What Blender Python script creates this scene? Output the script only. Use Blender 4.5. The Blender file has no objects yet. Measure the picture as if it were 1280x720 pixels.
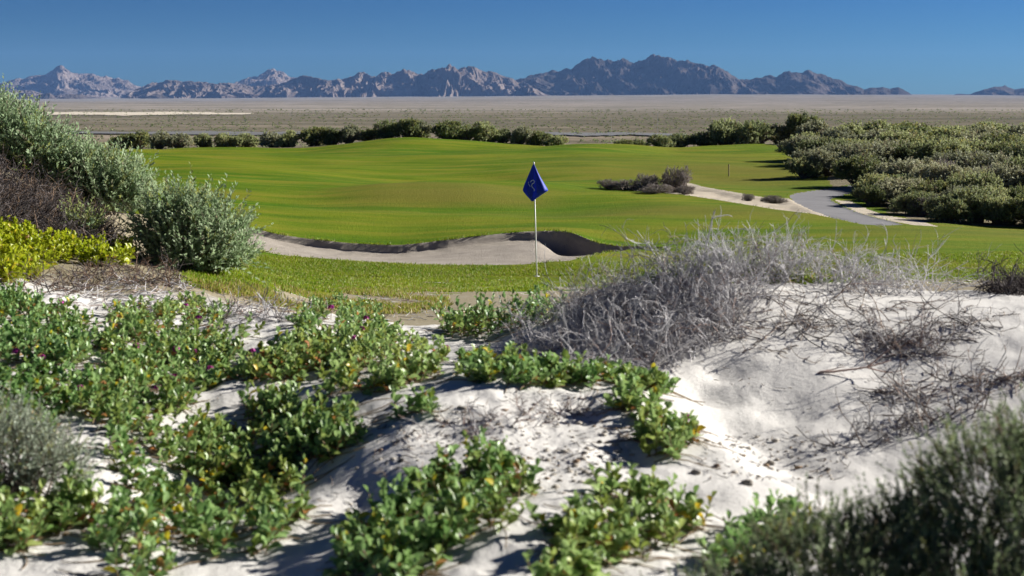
import bpy, math, random
import numpy as np
from mathutils import Vector
PI = math.pi
R = math.radians
rng = np.random.default_rng(11)
random.seed(5)
scene = bpy.context.scene
COL = scene.collection

# ------------------------------------------------------------------ camera, light, exposure
F = 1778.0          # focal length in pixels of the 1280-wide photograph (50 mm on 36 mm)
HOR = 122.0         # row of the horizon
ZC = 3.35           # height of the lens above the foot of the flagstick
cam_d = bpy.data.cameras.new('camera')
cam = bpy.data.objects.new('camera', cam_d)
COL.objects.link(cam)
cam.location = (0, 0, ZC)
cam.rotation_euler = (R(90), 0, 0)
cam_d.sensor_width = 36
cam_d.lens = 50
cam_d.shift_y = -(360 - HOR) / 1280
cam_d.clip_start = 0.05
cam_d.clip_end = 90000
cam_d.dof.use_dof = True
cam_d.dof.focus_distance = 24
cam_d.dof.aperture_fstop = 4.5
scene.camera = cam

SUN_EL, SUN_AZ = 24.0, 66.0          # azimuth clockwise from the view direction: low, from the right, a little ahead
w = bpy.data.worlds.new('World')
scene.world = w
w.use_nodes = True
nt = w.node_tree
bg = nt.nodes['Background']
sky = nt.nodes.new('ShaderNodeTexSky')
sky.sky_type = 'NISHITA'
sky.sun_disc = False
sky.sun_elevation = R(SUN_EL)
sky.sun_rotation = R(SUN_AZ)
sky.altitude = 0
sky.air_density = 0.75
sky.dust_density = 0.15
sky.ozone_density = 4.0
pol = nt.nodes.new('ShaderNodeMix')          # multiplies the sky to a darker blue; the gamma after it deepens it further
pol.data_type = 'RGBA'; pol.blend_type = 'MULTIPLY'
pol.inputs['Factor'].default_value = 1
pol.inputs['B'].default_value = (0.150, 0.240, 0.318, 1)
nt.links.new(sky.outputs[0], pol.inputs['A'])
gam = nt.nodes.new('ShaderNodeGamma'); gam.inputs[1].default_value = 1.5
nt.links.new(pol.outputs['Result'], gam.inputs[0])
nt.links.new(gam.outputs[0], bg.inputs[0])
bg.inputs[1].default_value = 0.055

sl = bpy.data.lights.new('sun', 'SUN')
sl.energy = 5.0
sl.angle = R(0.5)
sl.color = (1.0, 0.965, 0.90)
sun = bpy.data.objects.new('sun', sl)
COL.objects.link(sun)
sd = Vector((math.sin(R(SUN_AZ)) * math.cos(R(SUN_EL)), math.cos(R(SUN_AZ)) * math.cos(R(SUN_EL)), math.sin(R(SUN_EL))))
sun.rotation_euler = sd.to_track_quat('Z', 'Y').to_euler()

scene.view_settings.view_transform = 'Standard'
scene.view_settings.look = 'None'
scene.view_settings.gamma = 1
scene.view_settings.exposure = 1.1
try:
    scene.cycles.use_denoising = True
    scene.cycles.denoiser = 'OPENIMAGEDENOISE'
    scene.cycles.max_bounces = 8
    scene.cycles.transparent_max_bounces = 8
    scene.cycles.volume_bounces = 0
except Exception:
    pass

# ------------------------------------------------------------------ numpy noise
_perm = np.random.default_rng(3).permutation(256)
_perm = np.concatenate([_perm, _perm])
_ga = np.random.default_rng(4).uniform(0, 2 * PI, 256)
_gx, _gy = np.cos(_ga), np.sin(_ga)
def perlin(x, y):
    xi = np.floor(x).astype(np.int64); yi = np.floor(y).astype(np.int64)
    xf = x - xi; yf = y - yi
    xi &= 255; yi &= 255
    u = xf * xf * xf * (xf * (xf * 6 - 15) + 10); v = yf * yf * yf * (yf * (yf * 6 - 15) + 10)
    def g(ix, iy, dx, dy):
        h = _perm[_perm[ix & 255] + (iy & 255)]
        return _gx[h] * dx + _gy[h] * dy
    a = g(xi, yi, xf, yf); b = g(xi + 1, yi, xf - 1, yf)
    c = g(xi, yi + 1, xf, yf - 1); d = g(xi + 1, yi + 1, xf - 1, yf - 1)
    return (a + u * (b - a) + v * ((c + u * (d - c)) - (a + u * (b - a)))) * 1.5
def fbm(x, y, o=4, g=0.5):
    s = 0; a = 1
    for i in range(o):
        s = s + a * perlin(x * 2 ** i + 17.3 * i, y * 2 ** i - 9.1 * i); a *= g
    return s
def ridged(x, y, o=5, g=0.5):
    s = 0; a = 1; wgt = 1; tot = 0
    for i in range(o):
        n = (1 - np.abs(perlin(x * 2 ** i + 31.7 * i, y * 2 ** i + 12.9 * i))) ** 2
        s = s + a * n * wgt; tot += a
        wgt = np.clip(n * 1.3, 0, 1); a *= g
    return s / tot
def smooth(a, b, x):
    t = np.clip((x - a) / (b - a), 0, 1)
    return t * t * (3 - 2 * t)
def in_poly(px, py, poly):
    P = np.asarray(poly, float); r = np.zeros(np.shape(px), bool); j = len(P) - 1
    for i in range(len(P)):
        xi, yi = P[i]; xj, yj = P[j]
        c = ((yi > py) != (yj > py)) & (px < (xj - xi) * (py - yi) / (yj - yi + 1e-12) + xi)
        r ^= c; j = i
    return r
def seg_dist(px, py, poly, closed=True):
    P = np.asarray(poly, float); best = np.full(np.shape(px), 1e9); n = len(P)
    for i in range(n if closed else n - 1):
        a = P[i]; b = P[(i + 1) % n]; ab = b - a
        t = np.clip(((px - a[0]) * ab[0] + (py - a[1]) * ab[1]) / (ab @ ab + 1e-12), 0, 1)
        best = np.minimum(best, np.hypot(px - a[0] - t * ab[0], py - a[1] - t * ab[1]))
    return best
def W(px, py, d):       # photograph column, row and distance -> point of the place
    return ((px - 640) * d / F, d, ZC - (py - HOR) * d / F)

# ------------------------------------------------------------------ object helpers
def tag(o, label=None, cat=None, group=None, kind=None):
    if label: o['label'] = label
    if cat: o['category'] = cat
    if group: o['group'] = group
    if kind: o['kind'] = kind
    return o
def empty(name, loc, label, cat, group=None):
    o = bpy.data.objects.new(name, None); COL.objects.link(o)
    o.location = loc; o.empty_display_size = 0.1
    return tag(o, label, cat, group)
def mesh_data(name, V, Fs, mat=None, smooth_=True, tint=None):
    V = np.asarray(V, np.float32).reshape(-1, 3)
    if isinstance(Fs, np.ndarray): Fs = [Fs]
    me = bpy.data.meshes.new(name)
    me.vertices.add(len(V)); me.vertices.foreach_set('co', V.ravel())
    loops = np.concatenate([f.ravel() for f in Fs]).astype(np.int32)
    tot = np.concatenate([np.full(len(f), f.shape[1]) for f in Fs]).astype(np.int32)
    st = np.concatenate([[0], np.cumsum(tot)[:-1]]).astype(np.int32)
    me.loops.add(len(loops)); me.loops.foreach_set('vertex_index', loops)
    me.polygons.add(len(tot)); me.polygons.foreach_set('loop_start', st); me.polygons.foreach_set('loop_total', tot)
    me.update(calc_edges=True)
    me.polygons.foreach_set('use_smooth', np.full(len(tot), smooth_))
    if tint is not None:
        ca = me.attributes.new('tint', 'FLOAT_COLOR', 'POINT')
        t = np.asarray(tint, np.float32)
        if t.ndim == 1: t = np.stack([t, t, t], 1)
        t = np.concatenate([t, np.ones((len(t), 1), np.float32)], 1)
        ca.data.foreach_set('color', t.ravel())
    if mat: me.materials.append(mat)
    me.validate()
    return me
def mesh_obj(name, me, parent=None, loc=None):
    o = bpy.data.objects.new(name, me); COL.objects.link(o)
    if parent: o.parent = parent
    if loc is not None: o.location = loc
    return o
def norm(v):
    return v / np.maximum(np.linalg.norm(v, axis=-1, keepdims=True), 1e-9)
def stamp(T, TF, org, dirs, nrm, L, Wd):
    """copies of a leaf (x across, y along, z up from the blade) at org, along dirs, facing nrm"""
    d = norm(dirs); s = norm(np.cross(d, nrm)); n = np.cross(s, d)
    N, k = len(org), len(T)
    V = (org[:, None, :] + T[None, :, 0:1] * (Wd[:, None, None] * s[:, None, :]) + T[None, :, 1:2] * (L[:, None, None] * d[:, None, :])
         + T[None, :, 2:3] * (L[:, None, None] * n[:, None, :]))
    Fq = (TF[None] + (np.arange(N) * k)[:, None, None]).reshape(-1, TF.shape[1])
    return V.reshape(-1, 3), Fq
def tubes(P, r0, r1, sides=3):
    """P (N,S,3) polylines, tapering from radius r0 (N) to r1 (N)"""
    N, S, _ = P.shape
    tan = np.gradient(P, axis=1); tan = norm(tan)
    ref = np.where(np.abs(tan[..., 2:3]) > 0.9, np.array([1., 0, 0]), np.array([0, 0, 1.]))
    a = norm(np.cross(tan, ref)); b = np.cross(tan, a)
    t = np.linspace(0, 1, S)[None, :]
    r = np.asarray(r0)[:, None] * (1 - t) + np.asarray(r1)[:, None] * t
    ang = np.arange(sides) * 2 * PI / sides
    V = P[:, :, None, :] + r[:, :, None, None] * (np.cos(ang)[None, None, :, None] * a[:, :, None, :] + np.sin(ang)[None, None, :, None] * b[:, :, None, :])
    idx = np.arange(N * S * sides).reshape(N, S, sides)
    nx = np.roll(idx, -1, axis=2)
    Fq = np.stack([idx[:, :-1], nx[:, :-1], nx[:, 1:], idx[:, 1:]], -1).reshape(-1, 4)
    return V.reshape(-1, 3), Fq
def join(parts):
    Vs, Fs, Ts, o = [], [], [], 0
    for p in parts:
        Vs.append(p[0]); Fs.append(p[1] + o); o += len(p[0])
        if len(p) > 2: Ts.append(p[2])
    return np.concatenate(Vs), np.concatenate(Fs), (np.concatenate(Ts) if Ts else None)

# ------------------------------------------------------------------ materials
def new_mat(name):
    m = bpy.data.materials.new(name); m.use_nodes = True
    return m, m.node_tree.nodes, m.node_tree.links, m.node_tree.nodes['Principled BSDF']
def N_(ns, t, **kw):
    n = ns.new(t)
    for k, v in kw.items():
        if k in n.inputs: n.inputs[k].default_value = v
        else: setattr(n, k, v)
    return n
def ramp(ns, stops):
    n = ns.new('ShaderNodeValToRGB'); e = n.color_ramp.elements
    while len(e) < len(stops): e.new(0.5)
    for el, (p, c) in zip(e, stops):
        el.position = p; el.color = (*c, 1)
    return n
def coords(ns, ls, scale=(1, 1, 1)):
    g = ns.new('ShaderNodeNewGeometry'); m = ns.new('ShaderNodeMapping'); m.inputs['Scale'].default_value = scale
    ls.new(g.outputs['Position'], m.inputs['Vector']); return m.outputs[0]
def noise(ns, ls, vec, scale, detail=4, rough=0.55):
    n = N_(ns, 'ShaderNodeTexNoise', Scale=scale, Detail=detail, Roughness=rough); ls.new(vec, n.inputs['Vector']); return n.outputs['Fac']
def mix(ns, ls, fac, a, b, mode='MIX'):
    n = ns.new('ShaderNodeMix'); n.data_type = 'RGBA'; n.blend_type = mode
    for s, v in ((n.inputs['Factor'], fac), (n.inputs['A'], a), (n.inputs['B'], b)):
        if isinstance(v, (int, float)): s.default_value = v
        elif isinstance(v, tuple): s.default_value = (*v, 1)
        else: ls.new(v, s)
    return n.outputs['Result']
def mrange(ns, ls, v, a, b, c=0.0, d=1.0):
    n = ns.new('ShaderNodeMapRange')
    for i, x in zip((1, 2, 3, 4), (a, b, c, d)): n.inputs[i].default_value = x
    ls.new(v, n.inputs[0]); return n.outputs[0]
def bump(ns, ls, bs, h, strength, dist):
    b = N_(ns, 'ShaderNodeBump', Strength=strength, Distance=dist); ls.new(h, b.inputs['Height']); ls.new(b.outputs[0], bs.inputs['Normal']); return b

def sand_mat(name, c1, c2, litter=None, rough_bump=0.008, attr=True):
    m, ns, ls, bs = new_mat(name)
    p = coords(ns, ls)
    n1 = noise(ns, ls, p, 1.7, 5); n2 = noise(ns, ls, p, 38, 6, 0.65); n3 = noise(ns, ls, p, 210, 3, .7)
    c = mix(ns, ls, mrange(ns, ls, n1, .35, .65), c1, c2)
    c = mix(ns, ls, mrange(ns, ls, n3, .56, .74, 0, .6), c, tuple(v * .55 for v in c1))
    c = mix(ns, ls, mrange(ns, ls, n2, .60, .72, 0, .45), c, tuple(v * .62 for v in c2))
    if litter:
        a = ns.new('ShaderNodeAttribute'); a.attribute_name = 'tint'
        n4 = noise(ns, ls, p, 9, 8, .75)
        add = ns.new('ShaderNodeMath'); add.operation = 'ADD'
        ls.new(a.outputs['Fac'], add.inputs[0]); ls.new(n4, add.inputs[1])
        c = mix(ns, ls, mrange(ns, ls, add.outputs[0], .85, 1.2, 0, .9), c, litter)
    ls.new(c, bs.inputs['Base Color']); bs.inputs['Roughness'].default_value = .95; bs.inputs['Specular IOR Level'].default_value = .15
    ad = ns.new('ShaderNodeMath'); ad.operation = 'MULTIPLY_ADD'; ls.new(n3, ad.inputs[0]); ad.inputs[1].default_value = .3; ls.new(n2, ad.inputs[2])
    bump(ns, ls, bs, ad.outputs[0], .8, rough_bump)
    return m
M = {}
M['dune'] = sand_mat('dune_sand', (.635, .61, .57), (.57, .548, .515), litter=(.22, .18, .10))
M['bunker'] = sand_mat('bunker_sand', (.40, .35, .295), (.33, .29, .245), rough_bump=.045)
M['waste'] = sand_mat('waste_sand', (.56, .48, .375), (.46, .40, .31), rough_bump=.03)

def lawn_mat():
    m, ns, ls, bs = new_mat('lawn_grass')
    p = coords(ns, ls); ps = coords(ns, ls, (.22, 1, 1))
    big = noise(ns, ls, ps, .10, 4, .6); mid = noise(ns, ls, ps, .7, 5, .65); fine = noise(ns, ls, p, 14, 5, .7)
    c = mix(ns, ls, mrange(ns, ls, big, .38, .62), (.070, .150, .004), (.150, .192, .008))
    c = mix(ns, ls, mrange(ns, ls, mid, .46, .64, 0, .8), c, (.215, .205, .020))
    c = mix(ns, ls, mrange(ns, ls, mid, .34, .47, .6, 0), c, (.042, .115, .003))
    a = ns.new('ShaderNodeAttribute'); a.attribute_name = 'tint'     # dry, brownish turf where the mask says so
    c = mix(ns, ls, a.outputs['Fac'], c, (.165, .148, .026))
    c = mix(ns, ls, mrange(ns, ls, fine, .45, .75, 0, .45), c, (.060, .110, .004))
    ls.new(c, bs.inputs['Base Color']); bs.inputs['Roughness'].default_value = .9; bs.inputs['Specular IOR Level'].default_value = .05
    bump(ns, ls, bs, fine, 1, .05)
    return m
M['lawn'] = lawn_mat()

def path_mat():
    m, ns, ls, bs = new_mat('path_concrete')
    p = coords(ns, ls); n1 = noise(ns, ls, p, .8, 6, .65); n2 = noise(ns, ls, p, 22, 5, .7)
    c = mix(ns, ls, mrange(ns, ls, n1, .3, .7), (.185, .18, .185), (.125, .12, .125))
    c = mix(ns, ls, mrange(ns, ls, n2, .5, .75, 0, .5), c, (.11, .105, .10))
    ls.new(c, bs.inputs['Base Color']); bs.inputs['Roughness'].default_value = .85
    bump(ns, ls, bs, n2, .5, .02)
    return m
M['path'] = path_mat()

def plain_mat():
    m, ns, ls, bs = new_mat('desert_plain')
    g = ns.new('ShaderNodeNewGeometry'); sep = ns.new('ShaderNodeSeparateXYZ'); ls.new(g.outputs['Position'], sep.inputs[0])
    p = coords(ns, ls); ps = coords(ns, ls, (.12, 1, 1))
    big = noise(ns, ls, ps, .0035, 5, .6); mid = noise(ns, ls, coords(ns, ls, (.22, 1, 1)), .009, 10, .8); sc = noise(ns, ls, coords(ns, ls, (.5, 1, 1)), .05, 5, .8)
    lg = ns.new('ShaderNodeMath'); lg.operation = 'LOGARITHM'; ls.new(sep.outputs[1], lg.inputs[0]); lg.inputs[1].default_value = 10
    wob = ns.new('ShaderNodeMath'); wob.operation = 'MULTIPLY_ADD'; ls.new(big, wob.inputs[0]); wob.inputs[1].default_value = .10; ls.new(lg.outputs[0], wob.inputs[2])
    r = ramp(ns, [(0, (.19, .16, .115)), (.30, (.23, .19, .14)), (.50, (.165, .145, .105)), (.57, (.215, .185, .14)), (.63, (.335, .295, .255)), (.80, (.285, .255, .235)), (1, (.29, .265, .25))])
    ls.new(mrange(ns, ls, wob.outputs[0], 2.2, 4.1), r.inputs[0])
    c = mix(ns, ls, mrange(ns, ls, mid, .46, .60, 0, .75), r.outputs[0], (.10, .095, .07))
    c = mix(ns, ls, mrange(ns, ls, mid, .34, .44, .6, 0), c, (.42, .35, .28))
    c = mix(ns, ls, mrange(ns, ls, sc, .52, .62, 0, .6), c, (.07, .075, .05))
    ls.new(c, bs.inputs['Base Color']); bs.inputs['Roughness'].default_value = 1; bs.inputs['Specular IOR Level'].default_value = 0
    return m
M['plain'] = plain_mat()
def flat_mat(name, c1, c2, scale, rough=1.0, stretch=(.15, 1, 1)):
    m, ns, ls, bs = new_mat(name)
    n1 = noise(ns, ls, coords(ns, ls, stretch), scale, 5, .65)
    ls.new(mix(ns, ls, mrange(ns, ls, n1, .35, .65), c1, c2), bs.inputs['Base Color']); bs.inputs['Roughness'].default_value = rough
    return m
M['salt'] = flat_mat('pale_flat', (.62, .55, .43), (.50, .42, .32), .03)
M['mud'] = flat_mat('tidal_mud', (.19, .185, .18), (.15, .145, .13), .03, .6)
def rock_mat(name, a, b, c_):
    m, ns, ls, bs = new_mat(name)
    p = coords(ns, ls); n1 = noise(ns, ls, p, .0022, 6, .65); n2 = noise(ns, ls, p, .02, 5, .7)
    c = mix(ns, ls, mrange(ns, ls, n1, .38, .66), a, b)
    c = mix(ns, ls, mrange(ns, ls, n2, .5, .7, 0, .5), c, c_)
    ls.new(c, bs.inputs['Base Color']); bs.inputs['Roughness'].default_value = 1; bs.inputs['Specular IOR Level'].default_value = 0
    bump(ns, ls, bs, n2, .6, 18)
    return m
M['rock'] = rock_mat('mountain_rock', (.125, .098, .085), (.23, .185, .16), (.08, .066, .058))
M['shaded_rock'] = rock_mat('shaded_mountain_rock', (.050, .043, .040), (.125, .10, .088), (.035, .03, .028))  # shade on the massif's averted faces, put into a darker rock colour

def leaf_mat(name, c_dark, c_light, transl=.35, rough=.5, spec=.4, vary=.25, accents=()):
    """tint.r: dark to light, tint.g: accent 1 (yellow), tint.b: accent 2 (dry)"""
    m, ns, ls, bs = new_mat(name)
    a = ns.new('ShaderNodeAttribute'); a.attribute_name = 'tint'
    s = ns.new('ShaderNodeSeparateColor'); ls.new(a.outputs['Color'], s.inputs[0])
    c = mix(ns, ls, s.outputs[0], c_dark, c_light)
    for k, ac in enumerate(accents): c = mix(ns, ls, s.outputs[1 + k], c, ac)
    if vary:
        oi = ns.new('ShaderNodeObjectInfo'); hs = ns.new('ShaderNodeHueSaturation')
        ls.new(mrange(ns, ls, oi.outputs['Random'], 0, 1, 1 - vary, 1 + vary), hs.inputs['Value'])
        ls.new(mrange(ns, ls, oi.outputs['Random'], 0, 1, .51, .48), hs.inputs['Hue'])
        ls.new(c, hs.inputs['Color']); c = hs.outputs[0]
    ls.new(c, bs.inputs['Base Color']); bs.inputs['Roughness'].default_value = rough; bs.inputs['Specular IOR Level'].default_value = spec
    if transl:
        tr = ns.new('ShaderNodeBsdfTranslucent'); ls.new(c, tr.inputs[0])
        mx = ns.new('ShaderNodeMixShader'); mx.inputs[0].default_value = transl
        ls.new(bs.outputs[0], mx.inputs[1]); ls.new(tr.outputs[0], mx.inputs[2]); ls.new(mx.outputs[0], ns['Material Output'].inputs['Surface'])
    return m
M['verbena'] = leaf_mat('verbena_leaf', (.070, .175, .032), (.38, .54, .20), .36, .38, .42, .10, accents=((.62, .50, .03), (.42, .20, .06)))
M['vstem'] = leaf_mat('verbena_stem', (.16, .12, .06), (.24, .15, .08), 0, .7, .3, 0)
M['yellow'] = leaf_mat('yellow_succulent_leaf', (.22, .31, .010), (.54, .58, .03), .4, .4, .4, .1, accents=((.62, .50, .03), (.38, .20, .05)))
M['salt_green'] = leaf_mat('saltbush_leaf', (.16, .26, .105), (.47, .58, .35), .45, .6, .3, .10, accents=((.34, .36, .09), (.25, .21, .13)))
M['silver'] = leaf_mat('silver_leaf', (.24, .29, .20), (.54, .60, .46), .4, .6, .3, .05, accents=((.34, .36, .09), (.25, .21, .13)))
M['dark_leaf'] = leaf_mat('dark_shrub_leaf', (.09, .14, .055), (.31, .38, .19), .42, .6, .3, .0, accents=((.20, .20, .05), (.13, .09, .05)))
M['bush'] = leaf_mat('distant_bush_leaf', (.13, .17, .06), (.42, .46, .22), .42, .65, .2, .30, accents=((.36, .34, .10), (.20, .16, .09)))
M['grey_bush'] = leaf_mat('grey_brush_leaf', (.18, .16, .145), (.36, .325, .295), .15, .8, .1, .2, accents=((.16, .17, .07), (.24, .17, .12)))
M['twig'] = leaf_mat('dead_twig', (.30, .285, .285), (.62, .60, .60), 0, .8, .2, .05, accents=((.22, .14, .09), (.07, .06, .055)))
M['dark_twig'] = leaf_mat('weathered_dark_twig', (.085, .07, .07), (.23, .20, .195), 0, .85, .15, .05, accents=((.20, .12, .075), (.05, .042, .04)))
M['branch'] = leaf_mat('bush_branch', (.10, .08, .06), (.22, .18, .14), 0, .85, .2, .1)
M['grass'] = leaf_mat('grass_blade', (.100, .200, .006), (.28, .33, .02), .4, .5, .3, 0, accents=((.36, .28, .10), (.42, .34, .2)))
M['flower'] = leaf_mat('magenta_petal', (.32, .02, .22), (.62, .08, .42), .3, .5, .3, 0)
M['yflower'] = leaf_mat('yellow_petal', (.75, .42, .01), (.85, .55, .02), .3, .5, .3, 0)
M['clod'] = leaf_mat('sand_clod', (.10, .09, .075), (.50, .45, .38), 0, .95, .1, 0, accents=((.22, .14, .08), (.06, .055, .05)))
def plain_paint(name, c, rough=.5, spec=.5):
    m, ns, ls, bs = new_mat(name)
    n1 = noise(ns, ls, coords(ns, ls), 30, 4)
    ls.new(mix(ns, ls, mrange(ns, ls, n1, .4, .7, 0, .35), c, tuple(v * .75 for v in c)), bs.inputs['Base Color'])
    bs.inputs['Roughness'].default_value = rough; bs.inputs['Specular IOR Level'].default_value = spec
    return m
M['white_paint'] = plain_paint('white_fibreglass', (.80, .79, .74), .35)
M['flag'] = leaf_mat('blue_flag_cloth', (.005, .024, .38), (.012, .052, .58), .30, .55, .3, 0)
M['emblem'] = plain_paint('pale_emblem', (.45, .55, .78), .6)
M['metal'] = plain_paint('pale_metal', (.40, .41, .40), .5)
M['wood'] = plain_paint('weathered_wood', (.30, .22, .12), .8)

# ------------------------------------------------------------------ terrain
C = []      # control points (x, y, z)
def P_(d, *pts):
    for px, py in pts: C.append(W(px, py, d))
def Z_(d, *pts):
    for px, z in pts: C.append(((px - 640) * d / F, d, z))
for d in (.3, 1.2):
    for x in (-2, -.7, 0, .7, 2): C.append((x, d, 2.0))
Z_(2.4, (-300, 2.03), (200, 2.05), (640, 2.06), (1000, 2.0), (1500, 1.98))
Z_(3.7, (-250, 2.05), (50, 2.03), (250, 2.0), (500, 2.08), (640, 2.10), (850, 2.10), (1100, 2.0), (1500, 2.05))
Z_(5.0, (-250, 2.08), (100, 2.06), (330, 1.99), (480, 2.12), (700, 2.13), (900, 2.08), (1100, 2.00), (1300, 2.08), (1550, 2.15))
Z_(6.3, (-250, 2.10), (50, 2.09), (300, 2.04), (430, 2.13), (560, 2.16), (680, 2.17), (760, 2.13), (830, 2.09), (950, 2.08), (1100, 2.11), (1300, 2.18), (1550, 2.3))
Z_(7.4, (-250, 2.12), (50, 2.10), (250, 2.06), (430, 2.07), (560, 2.02), (640, 1.98), (720, 2.04), (800, 2.16), (900, 2.28), (1050, 2.24), (1200, 2.22), (1400, 2.25))
Z_(8.5, (-200, 2.14), (50, 2.06), (250, 2.03), (400, 2.03), (520, 1.97), (620, 1.99), (700, 2.06), (770, 2.22), (830, 2.31), (950, 2.35), (1060, 2.25), (1200, 2.19), (1280, 2.17), (1500, 2.15))
Z_(9.6, (0, 2.10), (100, 2.0), (220, 1.97), (400, 1.86), (620, 1.82), (830, 2.1), (950, 2.15), (1060, 2.02), (1280, 1.95), (1500, 1.9))
P_(11, (-120, 290), (0, 325), (120, 342), (230, 356))
Z_(11, (400, 1.62), (620, 1.5), (830, 1.6), (1060, 1.5), (1280, 1.45), (1500, 1.4))
P_(12.2, (-100, 215), (0, 268), (100, 308), (200, 338))
P_(13.5, (-120, 170), (0, 222), (100, 282), (190, 320), (260, 332))
P_(15, (-150, 150), (0, 205), (100, 255), (200, 305), (300, 342))
Z_(15, (430, 1.13), (620, 1.12), (900, 1.0), (1280, 1.0), (1600, .9))
P_(18, (-150, 185), (0, 220), (150, 278), (250, 324), (350, 353), (430, 366), (600, 371))
Z_(18, (700, .8), (900, .7), (1280, .7))
P_(22, (0, 235), (150, 280), (250, 322), (300, 340), (430, 357), (600, 360), (671, 358))
Z_(22, (900, .35), (1280, .4), (1600, .4))
P_(26.7, (0, 215), (200, 270), (320, 324), (400, 335), (500, 341), (671, 345.5))
Z_(26.7, (800, 0), (1000, .05), (1280, .12), (1600, .1))
NEAR = [(306, 306, 29.5), (330, 315, 28.7), (400, 323, 28.5), (500, 330, 28.5), (590, 332, 28.5), (650, 331, 28.5), (710, 326, 29), (738, 320.5, 30.2), (756, 315, 31.5), (785, 312.4, 32.4), (834, 311.6, 32.65)]
LIP = [(302, 285, 33.2), (350, 296, 33.1), (430, 306, 33), (500, 309, 33), (560, 302.5, 33.2), (640, 293.5, 33.7), (690, 291.2, 33.8), (712, 293, 33.6), (728, 299, 33.2), (745, 306, 32.9), (775, 310.5, 32.7), (834, 311, 32.8)]
for q in NEAR + LIP: C.append(W(*q))
Z_(28.5, (100, .8), (900, .02), (1050, .06), (1280, .06), (1600, .1))
Z_(33, (150, .55), (900, .0), (1050, .08), (1150, .12), (1280, .06), (1600, .1))
Z_(37, (100, .5), (300, .27), (430, .05), (560, .02), (700, .08), (800, .1), (960, .06), (1050, .05), (1120, .04), (1280, -.12), (1600, -.1))
Z_(42, (0, .5), (300, .20), (430, -.02), (540, -.06), (680, -.05), (800, .05), (960, .06), (1100, -.10), (1280, -.2), (1600, -.2))
P_(50, (540, 228.5), (470, 231.5), (600, 230))
Z_(50, (100, .4), (300, .2), (410, .08), (670, .12), (740, .0), (900, .04), (985, -.06), (1100, -.1), (1280, .0), (1600, .1))
Z_(58, (100, .3), (300, .15), (420, -.12), (540, -.32), (660, -.12), (780, .05), (900, -.08), (1050, -.05), (1280, .05), (1600, .1))
Z_(53.5, (540, .06), (470, .02), (600, .02))
Z_(74, (0, .3), (200, .2), (420, .1), (560, .05), (740, .25), (860, .05), (1000, .05), (1150, .15), (1400, .2))
P_(88, (740, 178.5), (690, 181.5), (800, 183), (850, 189), (250, 193), (420, 190), (560, 187))
P_(100, (150, 187), (300, 185.5), (420, 182), (490, 174.5), (560, 176), (620, 180), (680, 184), (950, 180), (1100, 182), (1400, 180))
Z_(112, (0, -.6), (150, -.9), (300, -.7), (420, -.6), (500, -.2), (640, -.4), (740, -1.0), (900, -.6), (1000, -.4), (1200, .0), (1500, 0))
Z_(140, (0, -3), (400, -2.8), (740, -3), (1000, -1.6), (1300, -1.5), (1600, -2))
Z_(180, (0, -5), (640, -5), (1300, -4))
C = np.array(C)
def warp(x, y):
    return np.stack([x / (y + 1.0) * 2.2, np.log(y + 1.0)], -1)
CX = warp(C[:, 0], C[:, 1])
def _phi(r2): return 0.5 * r2 * np.log(r2 + 1e-12)
n = len(C)
A = np.zeros((n + 3, n + 3))
r2 = ((CX[:, None] - CX[None]) ** 2).sum(-1)
A[:n, :n] = _phi(r2) + np.eye(n) * 2e-4
A[:n, n] = 1; A[:n, n + 1:] = CX; A[n, :n] = 1; A[n + 1:, :n] = CX.T
sol = np.linalg.solve(A, np.concatenate([C[:, 2], np.zeros(3)]))
def tps(x, y):
    q = warp(x, y); sh = q.shape[:-1]; q = q.reshape(-1, 2); out = np.empty(len(q))
    for s in range(0, len(q), 60000):
        p = q[s:s + 60000]
        out[s:s + 60000] = _phi(((p[:, None] - CX[None]) ** 2).sum(-1)) @ sol[:n] + sol[n] + p @ sol[n + 1:]
    return out.reshape(sh)

def wp(q): x, y, z = W(*q); return (x, y)
BUNKER = [wp(q) for q in NEAR] + [wp(q) for q in LIP[::-1]]
BLIP = [wp(q) for q in LIP]
def flat(px, py, z=0.03):
    d = (ZC - z) * F / (py - HOR); return ((px - 640) * d / F, d)
WASTE = [flat(*q) for q in [(770, 236), (800, 238), (850, 244), (890, 250.5), (930, 257), (965, 262.5), (1010, 266), (1078, 278.5), (1068, 274), (1030, 265), (1004, 254), (985, 246), (950, 245.5), (915, 240), (880, 233), (864, 228), (850, 228), (815, 232), (775, 233)]]
PATH = [flat(*q) for q in [(985, 242), (992, 238.5), (1012, 235), (1040, 231.5), (1058, 229.5), (1085, 227), (1100, 229), (1070, 236), (1050, 240), (1036, 245), (1050, 253), (1076, 263), (1112, 274), (1128, 281), (1104, 283), (1078, 281), (1040, 271), (1012, 260), (992, 250)]]
BARE = [flat(*q) for q in [(1042, 246), (1062, 247), (1085, 257), (1110, 265), (1150, 272), (1172, 282), (1140, 281), (1105, 272), (1065, 259)]]
TRACK = [flat(*q) for q in [(1036, 200), (1060, 198), (1064, 212), (1062, 228), (1040, 231), (1034, 222)]]
BACKSTRIP = [(q[0] * 1, q[1]) for q in [wp((868, 182, 101)), wp((1010, 180, 101)), wp((1010, 176, 104)), wp((900, 176, 104))]]

NU, NV = 860, 0
us = np.linspace(-.64, .64, NU)
_l = [math.log(1.3)]
while _l[-1] < math.log(141.0):
    _y = math.exp(_l[-1]) - 1
    _l.append(_l[-1] + (.0017 if 30.5 < _y < 36 else (.002 if _y < 31 else .003) if 27.8 < _y < 40 else .0062))
lvs = np.array(_l)
ys = np.exp(lvs) - 1.0
NV = len(ys)
UU, YY = np.meshgrid(us, ys)
XX = UU * (YY + 1.0)
zz = tps(XX, YY)
PXg = 640 + F * XX / np.maximum(YY, .2)
PYg = HOR + F * (ZC - zz) / np.maximum(YY, .2)
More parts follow.
